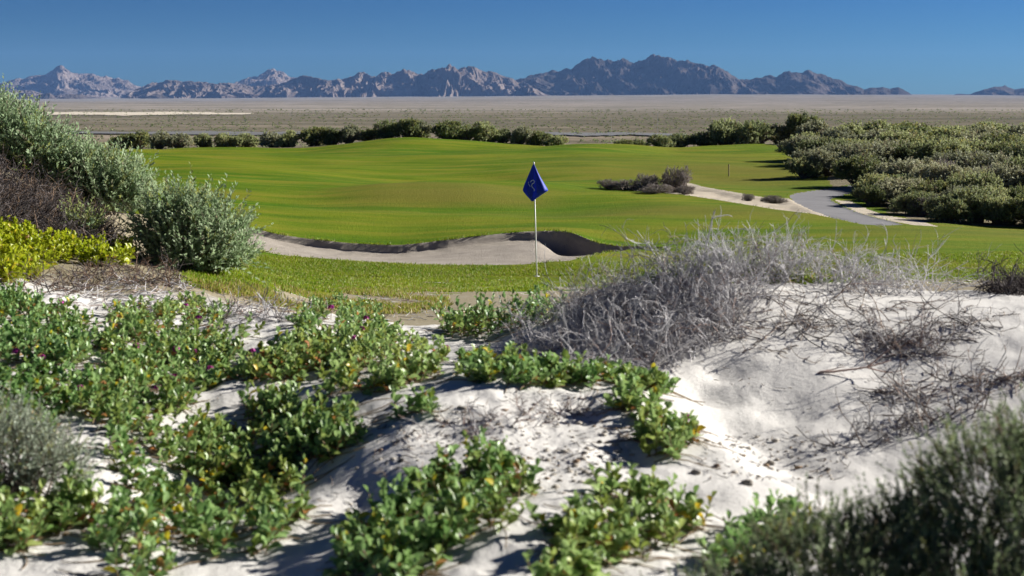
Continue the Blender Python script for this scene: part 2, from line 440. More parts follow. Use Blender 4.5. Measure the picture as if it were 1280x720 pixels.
# bunker: steep far and right lips, gentle near side
ib = in_poly(XX, YY, BUNKER)
dl = seg_dist(XX, YY, BLIP, False); de = seg_dist(XX, YY, [wp(q) for q in NEAR], False)
deep = .17 + .36 * smooth(668, 705, PXg) - .06 * smooth(430, 320, PXg)
prof = smooth(0, .13, dl) * np.clip(1.15 * de / (de + dl + 1e-6), 0, 1)
zz = np.where(ib, zz - deep * prof + .018 * fbm(XX * 1.5, YY * 1.5, 3) * prof, zz)
lipup = np.exp(-(dl / .35) ** 2) * .05
zz = np.where((YY > 30) & (dl < 1.5), zz + lipup, zz)
iw = in_poly(XX, YY, WASTE); dw = seg_dist(XX, YY, WASTE)
zz = np.where(iw, zz - .08 * smooth(0, .7, dw) + .05 * fbm(XX * .9, YY * .9, 3) * smooth(0, .7, dw), zz)
ip = in_poly(XX, YY, PATH)
zz = np.where(ip, zz - .02, zz)
# dune mask and dune relief
bline = np.interp(PXg, [-400, 200, 235, 300, 380, 430, 480, 560, 640, 700, 900, 1280, 1700], [300, 318, 338, 356, 366, 362, 358, 357, 362, 364, 352, 352, 352])
edge = PYg - bline + 14 * fbm(XX * .55, YY * .4, 3) + 9 * fbm(XX * 2.5, YY * 1.2, 2)
dune = (edge > 0) & (YY < 26)
dm = smooth(15, 9, YY)
rip = .045 * fbm(XX * 1.3 + 3, YY * 1.1, 3, .5) + .016 * fbm(XX * 4.1, YY * 3.3 + 7, 3, .55) + .005 * fbm(XX * 14, YY * 11, 2)
bumpy = smooth(.1, .7, fbm(XX * .8 + 9, YY * .8 + 2, 2) + .35)
zz = zz + dm * rip * (.6 + .5 * bumpy) * (1 - .5 * smooth(.3, .9, XX) * smooth(3.5, 4.5, YY))
# trampled hollows
def at0(px, py, z=2.08):
    d = (ZC - z) * F / (py - HOR); return ((px - 640) * d / F, d)
HOLL = [(878, 488, .16, .055), (925, 555, .11, .05), (962, 575, .10, .05), (1003, 560, .13, .05), (960, 545, .16, .04), (455, 612, .13, .06), (1010, 585, .09, .03), (900, 470, .1, .03), (915, 520, .22, .05), (720, 540, .12, .03), (560, 560, .12, .03), (300, 520, .25, .05), (260, 580, .3, .06), (390, 475, .2, .03),
        (845, 620, .10, .025), (780, 575, .12, .03), (1090, 470, .2, .03), (980, 500, .18, .03)]
for px, py, r, dep in HOLL:
    x0, y0 = at0(px, py); q = ((XX - x0) / r) ** 2 + ((YY - y0) / (r * 1.2)) ** 2
    zz = zz - dep * np.exp(-q) + dep * .45 * np.exp(-(((XX - x0 + r * 1.2) / r) ** 2 + ((YY - y0) / (r * 1.2)) ** 2))
lawnm = smooth(36.5, 41, YY) * (~ib) * smooth(118, 104, YY) * smooth(.5, 4, seg_dist(XX, YY, PATH)) * (~ip) * smooth(.3, 3, seg_dist(XX, YY, WASTE)) * (~iw)
zz = zz + lawnm * (.30 * fbm(XX * .075 + 5, YY * .085, 3, .42))
GZ = zz
lu0, du = us[0], us[1] - us[0]; _vi = np.arange(NV)
def gz(x, y):
    x = np.asarray(x, float); y = np.asarray(y, float)
    fu = np.clip((x / (y + 1.0) - lu0) / du, 0, NU - 1.001); fv = np.clip(np.interp(np.log(np.maximum(y, .01) + 1.0), lvs, _vi), 0, NV - 1.001)
    i = fu.astype(int); j = fv.astype(int); a = fu - i; b = fv - j
    return (GZ[j, i] * (1 - a) + GZ[j, i + 1] * a) * (1 - b) + (GZ[j + 1, i] * (1 - a) + GZ[j + 1, i + 1] * a) * b
_dl = np.exp(np.arange(math.log(1.4), math.log(135), .006))
def hit(px, py):
    """where the sight line of a photograph pixel meets the ground"""
    px = np.atleast_1d(np.asarray(px, float)); py = np.atleast_1d(np.asarray(py, float))
    x = (px[:, None] - 640) * _dl[None] / F; zr = ZC - (py[:, None] - HOR) * _dl[None] / F
    below = gz(x, np.broadcast_to(_dl[None], x.shape)) >= zr
    k = np.where(below.any(1), below.argmax(1), len(_dl) - 1); d = _dl[k]
    x = (px - 640) * d / F
    return np.stack([x, d, gz(x, d)], -1)
def on(px, d):
    x = (px - 640) * d / F; return np.array([x, d, float(gz(x, d))])

# classes of ground
cls = np.full(XX.shape, 1)                       # 1 lawn
cls[dune] = 0
cls[(YY > 104 + 3 * fbm(XX * .08, YY * .05, 2)) ] = 5
rightrough = (PXg > np.interp(YY, [30, 36, 45, 52, 60, 75, 90, 104], [1500, 1200, 1095, 1075, 1070, 1015, 990, 960]) + 25 * fbm(XX * .3, YY * .3, 3)) & (YY > 38.8)
leftrough = (PXg < np.interp(YY, [14, 20, 26, 32, 45], [235, 235, 190, 100, -200])) & (YY < 60)
cls[rightrough & (fbm(XX * .25 + 3, YY * .2, 3) > -.45)] = 6
cls[leftrough] = 0
cls[in_poly(XX, YY, BARE) | in_poly(XX, YY, BACKSTRIP)] = 3
cls[in_poly(XX, YY, TRACK)] = 6
cls[iw] = 3
cls[ib] = 2
cls[ip] = 4
litter = np.clip(smooth(8.6, 11, YY) * .75 + .35 * smooth(.0, .5, fbm(XX * 1.1, YY * 1.1, 3)) * smooth(7.5, 10, YY), 0, 1)
litter = litter * (1 - .30 * smooth(560, 900, PXg) * smooth(12, 9, YY))
dry = .75 * np.exp(-((PXg - 560) / 140) ** 4) * smooth(42.5, 46, YY) * smooth(50.6, 49.9, YY)
dry = np.maximum(dry, .8 * np.exp(-((PXg - 910) / 190) ** 2 - ((YY - 64) / 11) ** 2))
dry = np.maximum(dry, .55 * smooth(600, 700, PXg) * np.exp(-((YY - 27.6) / 1.4) ** 2))
dry = np.maximum(dry, .65 * np.exp(-((PXg - 900) / 260) ** 2 - ((YY - 41) / 2.4) ** 2))
dry = np.maximum(dry, .5 * smooth(1000, 1100, PXg) * np.exp(-((YY - 36) / 2.2) ** 2))
dry = np.clip(dry + .25 * fbm(XX * .15, YY * .5, 3), 0, .85)
tintg = np.where(cls == 1, dry, litter)
idx = np.arange(NU * NV).reshape(NV, NU)
quads = np.stack([idx[:-1, :-1], idx[:-1, 1:], idx[1:, 1:], idx[1:, :-1]], -1)
fc = cls[:-1, :-1]
Vg = np.stack([XX, YY, zz], -1).reshape(-1, 3)
def ground_part(name, k, mat):
    q = quads[fc == k]
    used = np.unique(q); mp = np.full(NU * NV, -1); mp[used] = np.arange(len(used))
    o = mesh_obj(name, mesh_data(name, Vg[used], mp[q], mat, True, tintg.ravel()[used]))
    return tag(o, kind='structure')
M['rough'] = sand_mat('rough_ground', (.24, .195, .125), (.15, .13, .07), rough_bump=.05)
ground_part('sand_dune', 0, M['dune'])
ground_part('lawn', 1, M['lawn'])
ground_part('bunker_sand', 2, M['bunker'])
ground_part('bare_sand', 3, M['waste'])
ground_part('cart_path', 4, M['path'])
ground_part('ground', 5, M['plain'])
ground_part('rough_ground', 6, M['rough'])

# the desert plain to the horizon
fu_ = np.linspace(-1.0, 1.0, 240)
fy = np.exp(np.linspace(math.log(130), math.log(16000), 230))
FU, FY = np.meshgrid(fu_, fy)
FX = FU * FY
ly = np.log(FY)
fz = np.interp(ly, np.log([130, 180, 250, 400, 700, 1100, 2000, 4000, 8000, 12000, 16000]), [-2.6, -5, -7.5, -11, -14.5, -16, -15, -11, -4, 10, 25])
fpx = 640 + F * FU
fz = fz + np.interp(fpx, [200, 500, 900, 1100, 1300], [-14, 0, 20, 16, 6]) * smooth(3000, 9000, FY)
fz += .5 * fbm(FX * .01, FY * .01, 4) * smooth(130, 250, FY) + 3 * fbm(FX * .0015, FY * .0015, 3) * smooth(1500, 6000, FY)
fz -= .25
Vf = np.stack([FX, FY, fz], -1).reshape(-1, 3)
fidx = np.arange(FU.size).reshape(FU.shape)
fq = np.stack([fidx[:-1, :-1], fidx[:-1, 1:], fidx[1:, 1:], fidx[1:, :-1]], -1).reshape(-1, 4)
tag(mesh_obj('desert_plain', mesh_data('desert_plain', Vf, fq, M['plain'])), kind='structure')
def plain_z(x, y):
    q = np.clip(np.log(y) - math.log(130), 0, None) / (math.log(16000) - math.log(130)) * 229
    p = np.clip((x / y + 1) / 2 * 239, 0, 238.99); i = int(p); j = min(int(q), 228)
    a, b = p - i, q - j
    return (fz[j, i] * (1 - a) + fz[j, i + 1] * a) * (1 - b) + (fz[j + 1, i] * (1 - a) + fz[j + 1, i + 1] * a) * b
def strip(name, mat, px0, px1, py0, py1, zoff=.6):
    """a thin-soiled flat lying on the plain, drawn out across the view"""
    y0 = brentz(px0, py1); y1 = brentz(px0, py0)
    nx, ny = 90, 7
    V = []
    for j in range(ny):
        for i in range(nx):
            t = i / (nx - 1); s = j / (ny - 1)
            wd = math.sin(PI * min(1, max(0, t))) ** .35
            y = (y0 + y1) / 2 + (y1 - y0) * (s - .5) * wd * (1 + .18 * math.sin(i * .9) * math.cos(i * .37)) + (y1 - y0) * .10 * math.sin(i * .21)
            x = ((px0 + (px1 - px0) * t) - 640) / F * y
            V.append((x, y, plain_z(x, y) + zoff))
    ii = np.arange(nx * ny).reshape(ny, nx)
    q = np.stack([ii[:-1, :-1], ii[:-1, 1:], ii[1:, 1:], ii[1:, :-1]], -1).reshape(-1, 4)
    tag(mesh_obj(name, mesh_data(name, V, q, mat)), kind='structure')
def brentz(px, py):
    for y in np.exp(np.linspace(math.log(135), math.log(15000), 1500)):
        if HOR + F * (ZC - plain_z((px - 640) / F * y, y)) / y <= py: return y
    return 8000
strip('salt_flat', M['salt'], -60, 318, 140.5, 144.5)
strip('tidal_mud', M['mud'], 60, 500, 165, 169)
strip('tidal_mud', M['mud'], 560, 860, 167.5, 171)

# mountains: eroded height fields whose skylines follow the photographed ones
def mountain(name, sky_pts, yc, half, zbase, seed, lam, nx=1100, ny=190, amp=.5, skew=.5, mat='rock'):
    xs = [p[0] for p in sky_pts]
    pxs = np.linspace(xs[0], xs[-1], nx); t = np.linspace(-1, .8, ny)
    PXm, T = np.meshgrid(pxs, t)
    cl = yc + half * .35 * fbm((pxs - 640) / F * yc / (lam * 2.2) + seed, np.full(nx, seed), 3)      # crest line wanders in depth
    Y = cl[None] + half * T; X = (PXm - 640) / F * Y
    py = np.interp(pxs, xs, [p[1] for p in sky_pts])
    Hc = np.maximum(0, (HOR - py) / F * cl + ZC - zbase)
    Hc = Hc * 1.0 
    q = np.clip(1 - np.abs(T), 0, 1)
    wx = X + lam * .30 * fbm(X / lam * .9 + seed, Y / lam * .9, 3); wy = Y + lam * .30 * fbm(X / lam * .9, Y / lam * .9 + seed, 3)
    rd = ridged((wx + skew * wy) / lam + seed * 3.1, wy / (lam * 2.2) + seed, 6, .55)
    rd2 = ridged(wx / (lam * .38) + seed, wy / (lam * .55) - seed, 4, .55)
    hs = smooth(0, 1, Hc / max(Hc.max(), 1)) * .4 + .6
    side = np.clip(1 - q, 0, 1)
    prof = q ** 1.05
    h = Hc[None] * (prof + amp * (rd - .62) * 4 * q * side * (.4 + .6 * side) + amp * .35 * (rd2 - .6) * 2.2 * np.sqrt(q * side + .002))
    h = h + 24 * np.clip(rd - .55, 0, 1) * smooth(0, .15, q) * (Hc[None] > 8)
    h = np.where(Hc[None] < 3, np.minimum(h, Hc[None]), h)
    h = h * (1 + .13 * fbm(X / 190 + seed, Y / 190, 5, .6) * np.sqrt(q))
    cap = 1.04 * Hc[None] * (1 + .08 * fbm(X / 150, Y / 150 + seed, 4, .6)) * (.985 - .12 * side) * Y / cl[None]
    h = np.where(h > cap, cap + (h - cap) * .12, h)
    z = zbase + np.maximum(h, -2) - 5
    V = np.stack([X, Y, z], -1).reshape(-1, 3)
    ii = np.arange(nx * ny).reshape(ny, nx)
    q_ = np.stack([ii[:-1, :-1], ii[:-1, 1:], ii[1:, 1:], ii[1:, :-1]], -1).reshape(-1, 4)
    return tag(mesh_obj(name, mesh_data(name, V, q_, M[mat], False)), kind='structure')
BACK = [(-260, 122), (-200, 108), (-120, 104), (-60, 108), (0, 103), (15, 100), (35, 95), (60, 91), (70, 85), (78, 82), (86, 87), (105, 92), (130, 95), (148, 97), (160, 101), (172, 108), (200, 112), (260, 112), (290, 104), (310, 97), (322, 93), (335, 87), (343, 86), (352, 91), (362, 97), (380, 97), (420, 103), (470, 110), (520, 122)]
FRONT = [(-260, 127), (-200, 118), (-80, 116), (0, 112), (40, 113), (60, 118), (100, 117), (130, 121), (150, 122), (165, 113), (190, 103), (205, 99.5), (225, 101), (245, 100), (262, 104), (290, 103), (320, 107), (345, 104), (370, 97), (395, 96), (420, 98), (440, 94), (450, 91), (470, 92), (490, 88), (500, 87), (515, 88), (525, 91), (540, 87), (552, 84), (560, 80), (567, 78), (580, 81), (590, 83), (603, 88), (620, 92), (640, 98), (655, 108), (690, 122)]
MASS = [(600, 124), (628, 108), (645, 99), (660, 96), (675, 93), (700, 87), (715, 83), (728, 76), (740, 73), (755, 75), (775, 73), (790, 76), (810, 71), (825, 69.5), (850, 71), (862, 76), (880, 79), (895, 83), (910, 90), (925, 97), (940, 96), (958, 92), (970, 95), (980, 90), (991, 88), (995, 89), (1003, 91), (1010, 87), (1020, 90), (1035, 96), (1050, 99), (1060, 105), (1070, 107), (1080, 112), (1090, 109), (1105, 108), (1113, 111), (1123, 108), (1130, 111), (1143, 120), (1150, 124)]
RIGHT = [(1180, 124), (1195, 117), (1212, 117), (1225, 113), (1240, 108), (1256, 106), (1268, 112), (1280, 110), (1300, 104), (1340, 112), (1400, 106), (1500, 114), (1560, 124)]
FOOT = [(628, 123), (640, 116), (650, 110), (660, 104.5), (668, 108), (680, 116), (692, 123)]
FOOTL = [(-80, 128), (-20, 117), (10, 121), (25, 115), (45, 119), (62, 116), (72, 124), (80, 119), (95, 117), (112, 122), (125, 127), (160, 127), (182, 120), (196, 116.5), (210, 121), (225, 126)]
mountain('mountains', BACK, 16800, 1700, -10, 5.3, 620, 900, 150, .55, .4)
mountain('mountains', FRONT, 12600, 780, -34, 2.1, 400, 1300, 200, .85, .6)
mountain('mountains', MASS, 13000, 980, -8, 8.7, 520, 1200, 200, .7, .7, 'shaded_rock')
mountain('mountains', RIGHT, 14000, 900, -6, 3.9, 500, 420, 120, .5, .4, 'shaded_rock')
mountain('mountains', FOOT, 11600, 420, -16, 6.4, 260, 240, 110, .5, .2)
mountain('mountains', FOOTL, 11600, 430, -38, 1.4, 260, 700, 110, .5, .4, 'shaded_rock')

# the air
def haze():
    x0, x1, y0, y1, z0, z1 = -19000, 19000, -60, 19500, -75, 620
    V = [(x, y, z) for z in (z0, z1) for y in (y0, y1) for x in (x0, x1)]
    Fq = np.array([[0, 2, 3, 1], [4, 5, 7, 6], [0, 1, 5, 4], [1, 3, 7, 5], [3, 2, 6, 7], [2, 0, 4, 6]])
    m = bpy.data.materials.new('haze'); m.use_nodes = True; ns = m.node_tree.nodes; ns.clear()
    out = ns.new('ShaderNodeOutputMaterial'); v = ns.new('ShaderNodeVolumePrincipled')
    v.inputs['Color'].default_value = (.27, .50, 1.0, 1); v.inputs['Density'].default_value = HAZE
    v.inputs['Anisotropy'].default_value = 0
    m.node_tree.links.new(v.outputs[0], out.inputs['Volume'])
    tag(mesh_obj('haze', mesh_data('haze', V, Fq, m, False)), kind='stuff')
HAZE = 2.0e-5
haze()

# ------------------------------------------------------------------ plant makers
# leaf blades: x across (-.5..5), y along (0..1), z out of the blade
def blade(rows, prof, cup, bend, cols=3):
    V = []
    for j in range(rows):
        t = j / (rows - 1); wd = prof(t)
        for i in range(cols):
            s = i / (cols - 1) - .5
            V.append((s * wd, t - .1 * bend * t * t, cup * (4 * s * s) * wd * .3 - bend * t * t * .5))
    ii = np.arange(rows * cols).reshape(rows, cols)
    return np.array(V), np.stack([ii[:-1, :-1], ii[:-1, 1:], ii[1:, 1:], ii[1:, :-1]], -1).reshape(-1, 4)
OVATE = blade(6, lambda t: (.12 + .88 * math.sin(PI * min(1, (t * .96)) ** 1.25) ** .75) if t < .99 else .12, .8, .25)
NARROW = (np.array([(0, 0, 0), (-.5, .45, .06), (.5, .45, .06), (0, 1, -.08)]), np.array([[0, 2, 3, 1]]))
LEAF6 = blade(3, lambda t: (.15, 1, .1)[int(round(t * 2))], .5, .2)

def rand_dir(n_, up0=-.2, up1=1.0):
    a = rng.uniform(0, 2 * PI, n_); z = rng.uniform(up0, up1, n_); r = np.sqrt(np.maximum(0, 1 - z * z))
    return np.stack([r * np.cos(a), r * np.sin(a), z], -1)
def perp(d):
    r = rng.normal(size=d.shape); return norm(np.cross(d, r))

def shrub(lobes, shoots, slen, lps, leaf, width, up=.5, spread=.75, template=NARROW, tip_l=1.0, accent=(.05, .05), stemr=.004, base_r=.02):
    """lobes: (cx, cy, cz, rx, ry, rz) of the crown; shoots with leaves grow out of each lobe.  Returns foliage and branch meshes (V, F, tint)."""
    lob = np.array(lobes, float); vol = (lob[:, 3] * lob[:, 4] + lob[:, 3] * lob[:, 5]) ; pr = vol / vol.sum()
    k = rng.choice(len(lob), shoots, p=pr)
    dirs = rand_dir(shoots, -.35, 1.0)
    rad = rng.uniform(.62, 1.0, shoots) ** .7
    rad *= 1 + .24 * perlin(dirs[:, 0] * 2.7 + k * 3.3, dirs[:, 1] * 2.7 + dirs[:, 2] * 1.9)
    tip = lob[k, :3] + dirs * lob[k, 3:6] * rad[:, None]
    sdir = norm(dirs * .8 + np.array([0, 0, up]) + rng.normal(size=(shoots, 3)) * .28)
    L = slen * rng.uniform(.6, 1.35, shoots)
    keep = tip[:, 2] > .02
    tip, sdir, L, k = tip[keep], sdir[keep], L[keep], k[keep]
    ns_ = len(tip); root = tip - sdir * L[:, None] * .5
    root[:, 2] = np.maximum(root[:, 2], .01)
    bendv = rng.normal(size=(ns_, 3)) * .12
    # leaves
    t = np.tile((np.arange(lps) + .5) / lps, (ns_, 1)) + rng.uniform(-.5, .5, (ns_, lps)) / lps
    pos = root[:, None] + sdir[:, None] * (L[:, None] * t)[..., None] + bendv[:, None] * (L[:, None] * t * t)[..., None]
    sd_ = np.repeat(sdir, lps, 0); pos = pos.reshape(-1, 3); tt = t.ravel()
    pr_ = perp(sd_); ld = norm(sd_ * (.55 + .5 * tt[:, None]) + pr_ * spread)
    nn = norm(pr_ * -.6 + sd_ + rng.normal(size=pos.shape) * .35)
    ls_ = leaf * rng.uniform(.6, 1.25, len(pos)) * (1 - .35 * tt)
    V, Fq = stamp(template[0], template[1], pos, ld, nn, ls_, ls_ * width)
    shoot_t = np.repeat(rng.uniform(0, 1, ns_), lps)
    r = np.clip(.55 * shoot_t + .45 * rng.uniform(0, 1, len(pos)) + tip_l * .2 * (tt - .5), 0, 1)
    g = (np.repeat(rng.uniform(0, 1, ns_), lps) < accent[0]) * rng.uniform(.4, 1, len(pos))
    b = (np.repeat(rng.uniform(0, 1, ns_), lps) < accent[1]) * rng.uniform(.4, 1, len(pos))
    tint = np.repeat(np.stack([r, g, b], -1), len(template[0]), 0)
    # branches: shoots' own stems and main limbs from the foot
    s0 = np.stack([root, root + sdir * L[:, None] * .5 + bendv * L[:, None] * .25, root + sdir * L[:, None] + bendv * L[:, None]], 1)
    b1 = tubes(s0, np.full(ns_, stemr), np.full(ns_, stemr * .35))
    foot = np.array([lob[:, 0].mean(), lob[:, 1].mean(), 0.0])
    m_ = min(ns_, 90); sel = rng.choice(ns_, m_, replace=False)
    f_ = foot + rng.normal(size=(m_, 3)) * np.array([lob[:, 3].mean() * .25, lob[:, 4].mean() * .25, 0])
    f_[:, 2] = -.03
    mid = (f_ + root[sel]) / 2 + rng.normal(size=(m_, 3)) * .05 * lob[:, 5].mean() + np.array([0, 0, .12 * lob[:, 5].mean()])
    P = np.stack([f_, f_ * .45 + mid * .55 + rng.normal(size=(m_, 3)) * .02, mid, root[sel]], 1)
    b2 = tubes(P, np.full(m_, base_r), np.full(m_, stemr), 4)
    Vb, Fb, _ = join([b1, b2])
    return (V, Fq, tint), (Vb, Fb, np.repeat(rng.uniform(0, 1, len(Vb) // 3 + 1), 3)[:len(Vb)])
def put_shrub(name, label, cat, loc, geo, mats, group=None, rot=0):
    e = empty(name, loc, label, cat, group); e.rotation_euler = (0, 0, rot)
    (V, Fq, tn), (Vb, Fb, tb) = geo
    mesh_obj('foliage', mesh_data('foliage', V, Fq, mats[0], True, tn), e)
    mesh_obj('branches', mesh_data('branches', Vb, Fb, mats[1], True, tb), e)
    return e
def dup(root, loc, rotz, sc, label, group=None, name=None):
    c = root.copy(); COL.objects.link(c); c.location = loc; c.rotation_euler = (0, 0, rotz); c.scale = sc
    c['label'] = label
    if group: c['group'] = group
    for ch in root.children:
        k = ch.copy(); COL.objects.link(k); k.parent = c
    return c

def wander(start, dirs, L, segs, curl, grav=0.0, hug=None):
    """polylines that wander from start along dirs"""
    Nn = len(start); P = np.zeros((Nn, segs + 1, 3)); P[:, 0] = start; d = norm(dirs); turn = rng.normal(size=(Nn, 3)) * curl
    for i in range(segs):
        turn = turn * .6 + rng.normal(size=(Nn, 3)) * curl * .6
        d = norm(d + turn + np.array([0, 0, grav]))
        P[:, i + 1] = P[:, i] + d * (L / segs)[:, None]
        if hug is not None:
            z = gz(P[:, i + 1, 0], P[:, i + 1, 1]) + hug
            P[:, i + 1, 2] = np.maximum(P[:, i + 1, 2], z)
    return P
def twigs(start, dirs, L, r, segs=7, curl=.22, grav=0, gens=2, kids=3, hug=None, brown=.15, dark=.1, pale=0.0):
    """a tangle of dead branching stems; returns (V, F, tint)"""
    out = []
    for g in range(gens + 1):
        P = wander(start, dirs, L, segs, curl, grav, hug)
        V, Fq = tubes(P, r, r * .45)
        per = (segs + 1) * 3
        n_ = len(P); u = rng.uniform(0, 1, (n_, 3))
        tn = np.stack([np.clip(u[:, 0] * .8 + pale, 0, 1), (u[:, 1] < brown) * .8, (u[:, 2] < dark) * .8], -1)
        out.append((V, Fq, np.repeat(tn, per, 0)))
        if g == gens: break
        j = rng.integers(1, segs, (n_, kids)); ii = np.repeat(np.arange(n_), kids)
        st = P[ii, j.ravel()]; td = norm(P[ii, j.ravel() + 1] - P[ii, j.ravel()])
        start = st; dirs = norm(td + perp(td) * rng.uniform(.5, 1.3, (len(td), 1)))
        L = np.repeat(L, kids) * rng.uniform(.3, .7, len(td)); r = np.repeat(r, kids) * .62
    return join(out)

def sample_poly(poly, n_, dpow=2.0):
    if isinstance(poly, dict):      # a band given by columns and distances
        px = rng.uniform(*poly['px'], n_); d = rng.uniform(*poly['d'], n_); x = (px - 640) * d / F
        return np.stack([x, d, gz(x, d)], -1)
    P = np.asarray(poly, float); lo, hi = P.min(0), P.max(0); out = np.zeros((0, 3)); tries = 0
    while len(out) < n_ and tries < 60:
        q = rng.uniform(lo, hi, (max(200, n_ * 2), 2)); q = q[in_poly(q[:, 0], q[:, 1], poly)]
        if len(q) == 0: tries += 1; continue
        h = hit(q[:, 0], q[:, 1]); dmax = h[:, 1].max()
        h = h[rng.uniform(0, 1, len(h)) < (h[:, 1] / dmax) ** dpow]
        out = np.concatenate([out, h]); tries += 1
    return out[:n_]

def verbena_geo(pos, hgt=.09, leaf=.039, lps=8, yellow=.04, dead=.05, lean=.48, runners=True, bright=0.0):
    """low fleshy-leaved sprigs rooted at pos: (leaves), (stems)"""
    n_ = len(pos)
    d = norm(rng.normal(size=(n_, 3)) * np.array([lean, lean, .1]) + np.array([.05, -.05, 1]))
    L = hgt * rng.uniform(.55, 1.3, n_)
    P = wander(pos - np.array([0, 0, .01]), d, L, 3, .12)
    stems = [tubes(P, np.full(n_, .0026), np.full(n_, .0016))]
    if runners:
        m_ = max(4, n_ // 2); sel = rng.choice(n_, m_, replace=n_ < m_)
        a = rng.uniform(0, 2 * PI, m_); rd = np.stack([np.cos(a), np.sin(a) * .8, np.zeros(m_)], -1)
        rp = wander(pos[sel] + np.array([0, 0, .006]), rd, rng.uniform(.08, .24, m_), 6, .18, -.05, hug=.004)
        rp[:, :, 2] = np.minimum(rp[:, :, 2], gz(rp[:, :, 0], rp[:, :, 1]) + .012)
        stems.append(tubes(rp, np.full(m_, .0028), np.full(m_, .0018)))
    t = np.tile(np.linspace(.22, 1, lps), (n_, 1)); f = t * 3; j = np.minimum(f.astype(int), 2); fr = (f - j)[..., None]
    ii = np.arange(n_)[:, None]
    org = (P[ii, j] * (1 - fr) + P[ii, j + 1] * fr).reshape(-1, 3)
    az = rng.uniform(0, 2 * PI, (n_, 1)) + np.arange(lps)[None] * 2.4 + rng.normal(size=(n_, lps)) * .3
    el = np.radians(8 + 58 * t ** 1.3) + rng.normal(size=(n_, lps)) * .22
    ld = np.stack([np.cos(az) * np.cos(el), np.sin(az) * np.cos(el), np.sin(el)], -1).reshape(-1, 3)
    nn = norm(np.array([0, 0, 1.]) - ld * .2 + rng.normal(size=ld.shape) * .35)
    sz = leaf * rng.uniform(.6, 1.3, (n_, lps)) * (1.12 - .42 * t ** 2); sz = sz.ravel()
    V, Fq = stamp(OVATE[0], OVATE[1], org, ld, nn, sz, sz * rng.uniform(.56, .78, len(sz)))
    u = rng.uniform(0, 1, (3, len(sz))); sp = np.repeat(rng.uniform(0, 1, n_), lps); low = 1 - t.ravel()
    g = (u[1] < yellow * (.5 + 1.6 * low)) * .9 + .16 * (sp < .3)
    b = (u[2] < dead * 3.0 * low ** 1.5) * .95
    tn = np.stack([np.clip(.6 * u[0] + .4 * sp + bright, 0, 1), g, b], -1)
    Vs, Fs, _ = join(stems)
    return (V, Fq, np.repeat(tn, len(OVATE[0]), 0)), (Vs, Fs, rng.uniform(0, 1, len(Vs)))
FLORET = None
def flower_mesh(r=.016, mat='flower'):
    n_ = 14; d = rand_dir(n_, .0, 1); per = []
    for k in range(5):
        a = 2 * PI * k / 5; s = perp(d) if k == 0 else s
        o = np.cross(d, s); pd = s * math.cos(a) + o * math.sin(a)
        per.append(stamp(LEAF6[0], LEAF6[1], d * r * .75, pd * .9 + d * .4, d, np.full(n_, r * .62), np.full(n_, r * .5)))
    st = tubes(np.stack([np.zeros((n_, 3)), d * r * .75], 1), np.full(n_, .0016), np.full(n_, .0016))
    V, Fq, _ = join(per + [st])
    return mesh_data('flower_head', V, Fq, M[mat], True, np.repeat(rng.uniform(0, 1, len(V) // 9 + 1), 9)[:len(V)])
FL_ME = flower_mesh(.018); YF_ME = flower_mesh(.014, 'yflower')
def verbena(name, label, poly, nspr, flowers=(), yflowers=(), mats=('verbena', 'vstem'), group='sand verbena clumps on the dune', cat='plant', **kw):
    if isinstance(poly, dict): pos = sample_poly(poly, nspr)
    else:                                   # sprigs stand in little tufts with sand between
        pos = np.repeat(sample_poly(poly, max(3, int(nspr * .33))), 4, 0)
        pos[:, :2] += rng.normal(size=(len(pos), 2)) * .022
        pos[:, 2] = gz(pos[:, 0], pos[:, 1])
    base = pos.mean(0)
    e = empty(name, base, label, cat, group)
    lv, st = verbena_geo(pos, **kw)
    mesh_obj('leaves', mesh_data('leaves', lv[0] - base, lv[1], M[mats[0]], True, lv[2]), e)
    mesh_obj('stems', mesh_data('stems', st[0] - base, st[1], M[mats[1]], True, st[2]), e)
    for me, fl in ((FL_ME, flowers), (YF_ME, yflowers)):
        for px, py in fl:
            b = hit(px, py + 16)[0]; z = ZC - (py - HOR) * b[1] / F
            f = mesh_obj('flower_head', me, e); f.location = (b[0] - base[0], b[1] - base[1], z - base[2]); f.rotation_euler = (rng.uniform(-.3, .3), rng.uniform(-.3, .3), rng.uniform(0, 6))
            P = np.array([[[0, 0, 0], [.004, 0, -.4 * (z - b[2])], [.01, .004, b[2] - z - .01]]])
            V, Fq = tubes(P, np.array([.0016]), np.array([.002]))
            mesh_obj('flower_stalk', mesh_data('flower_stalk', V, Fq, M['vstem'], True, np.full(len(V), .6)), f)
    return e

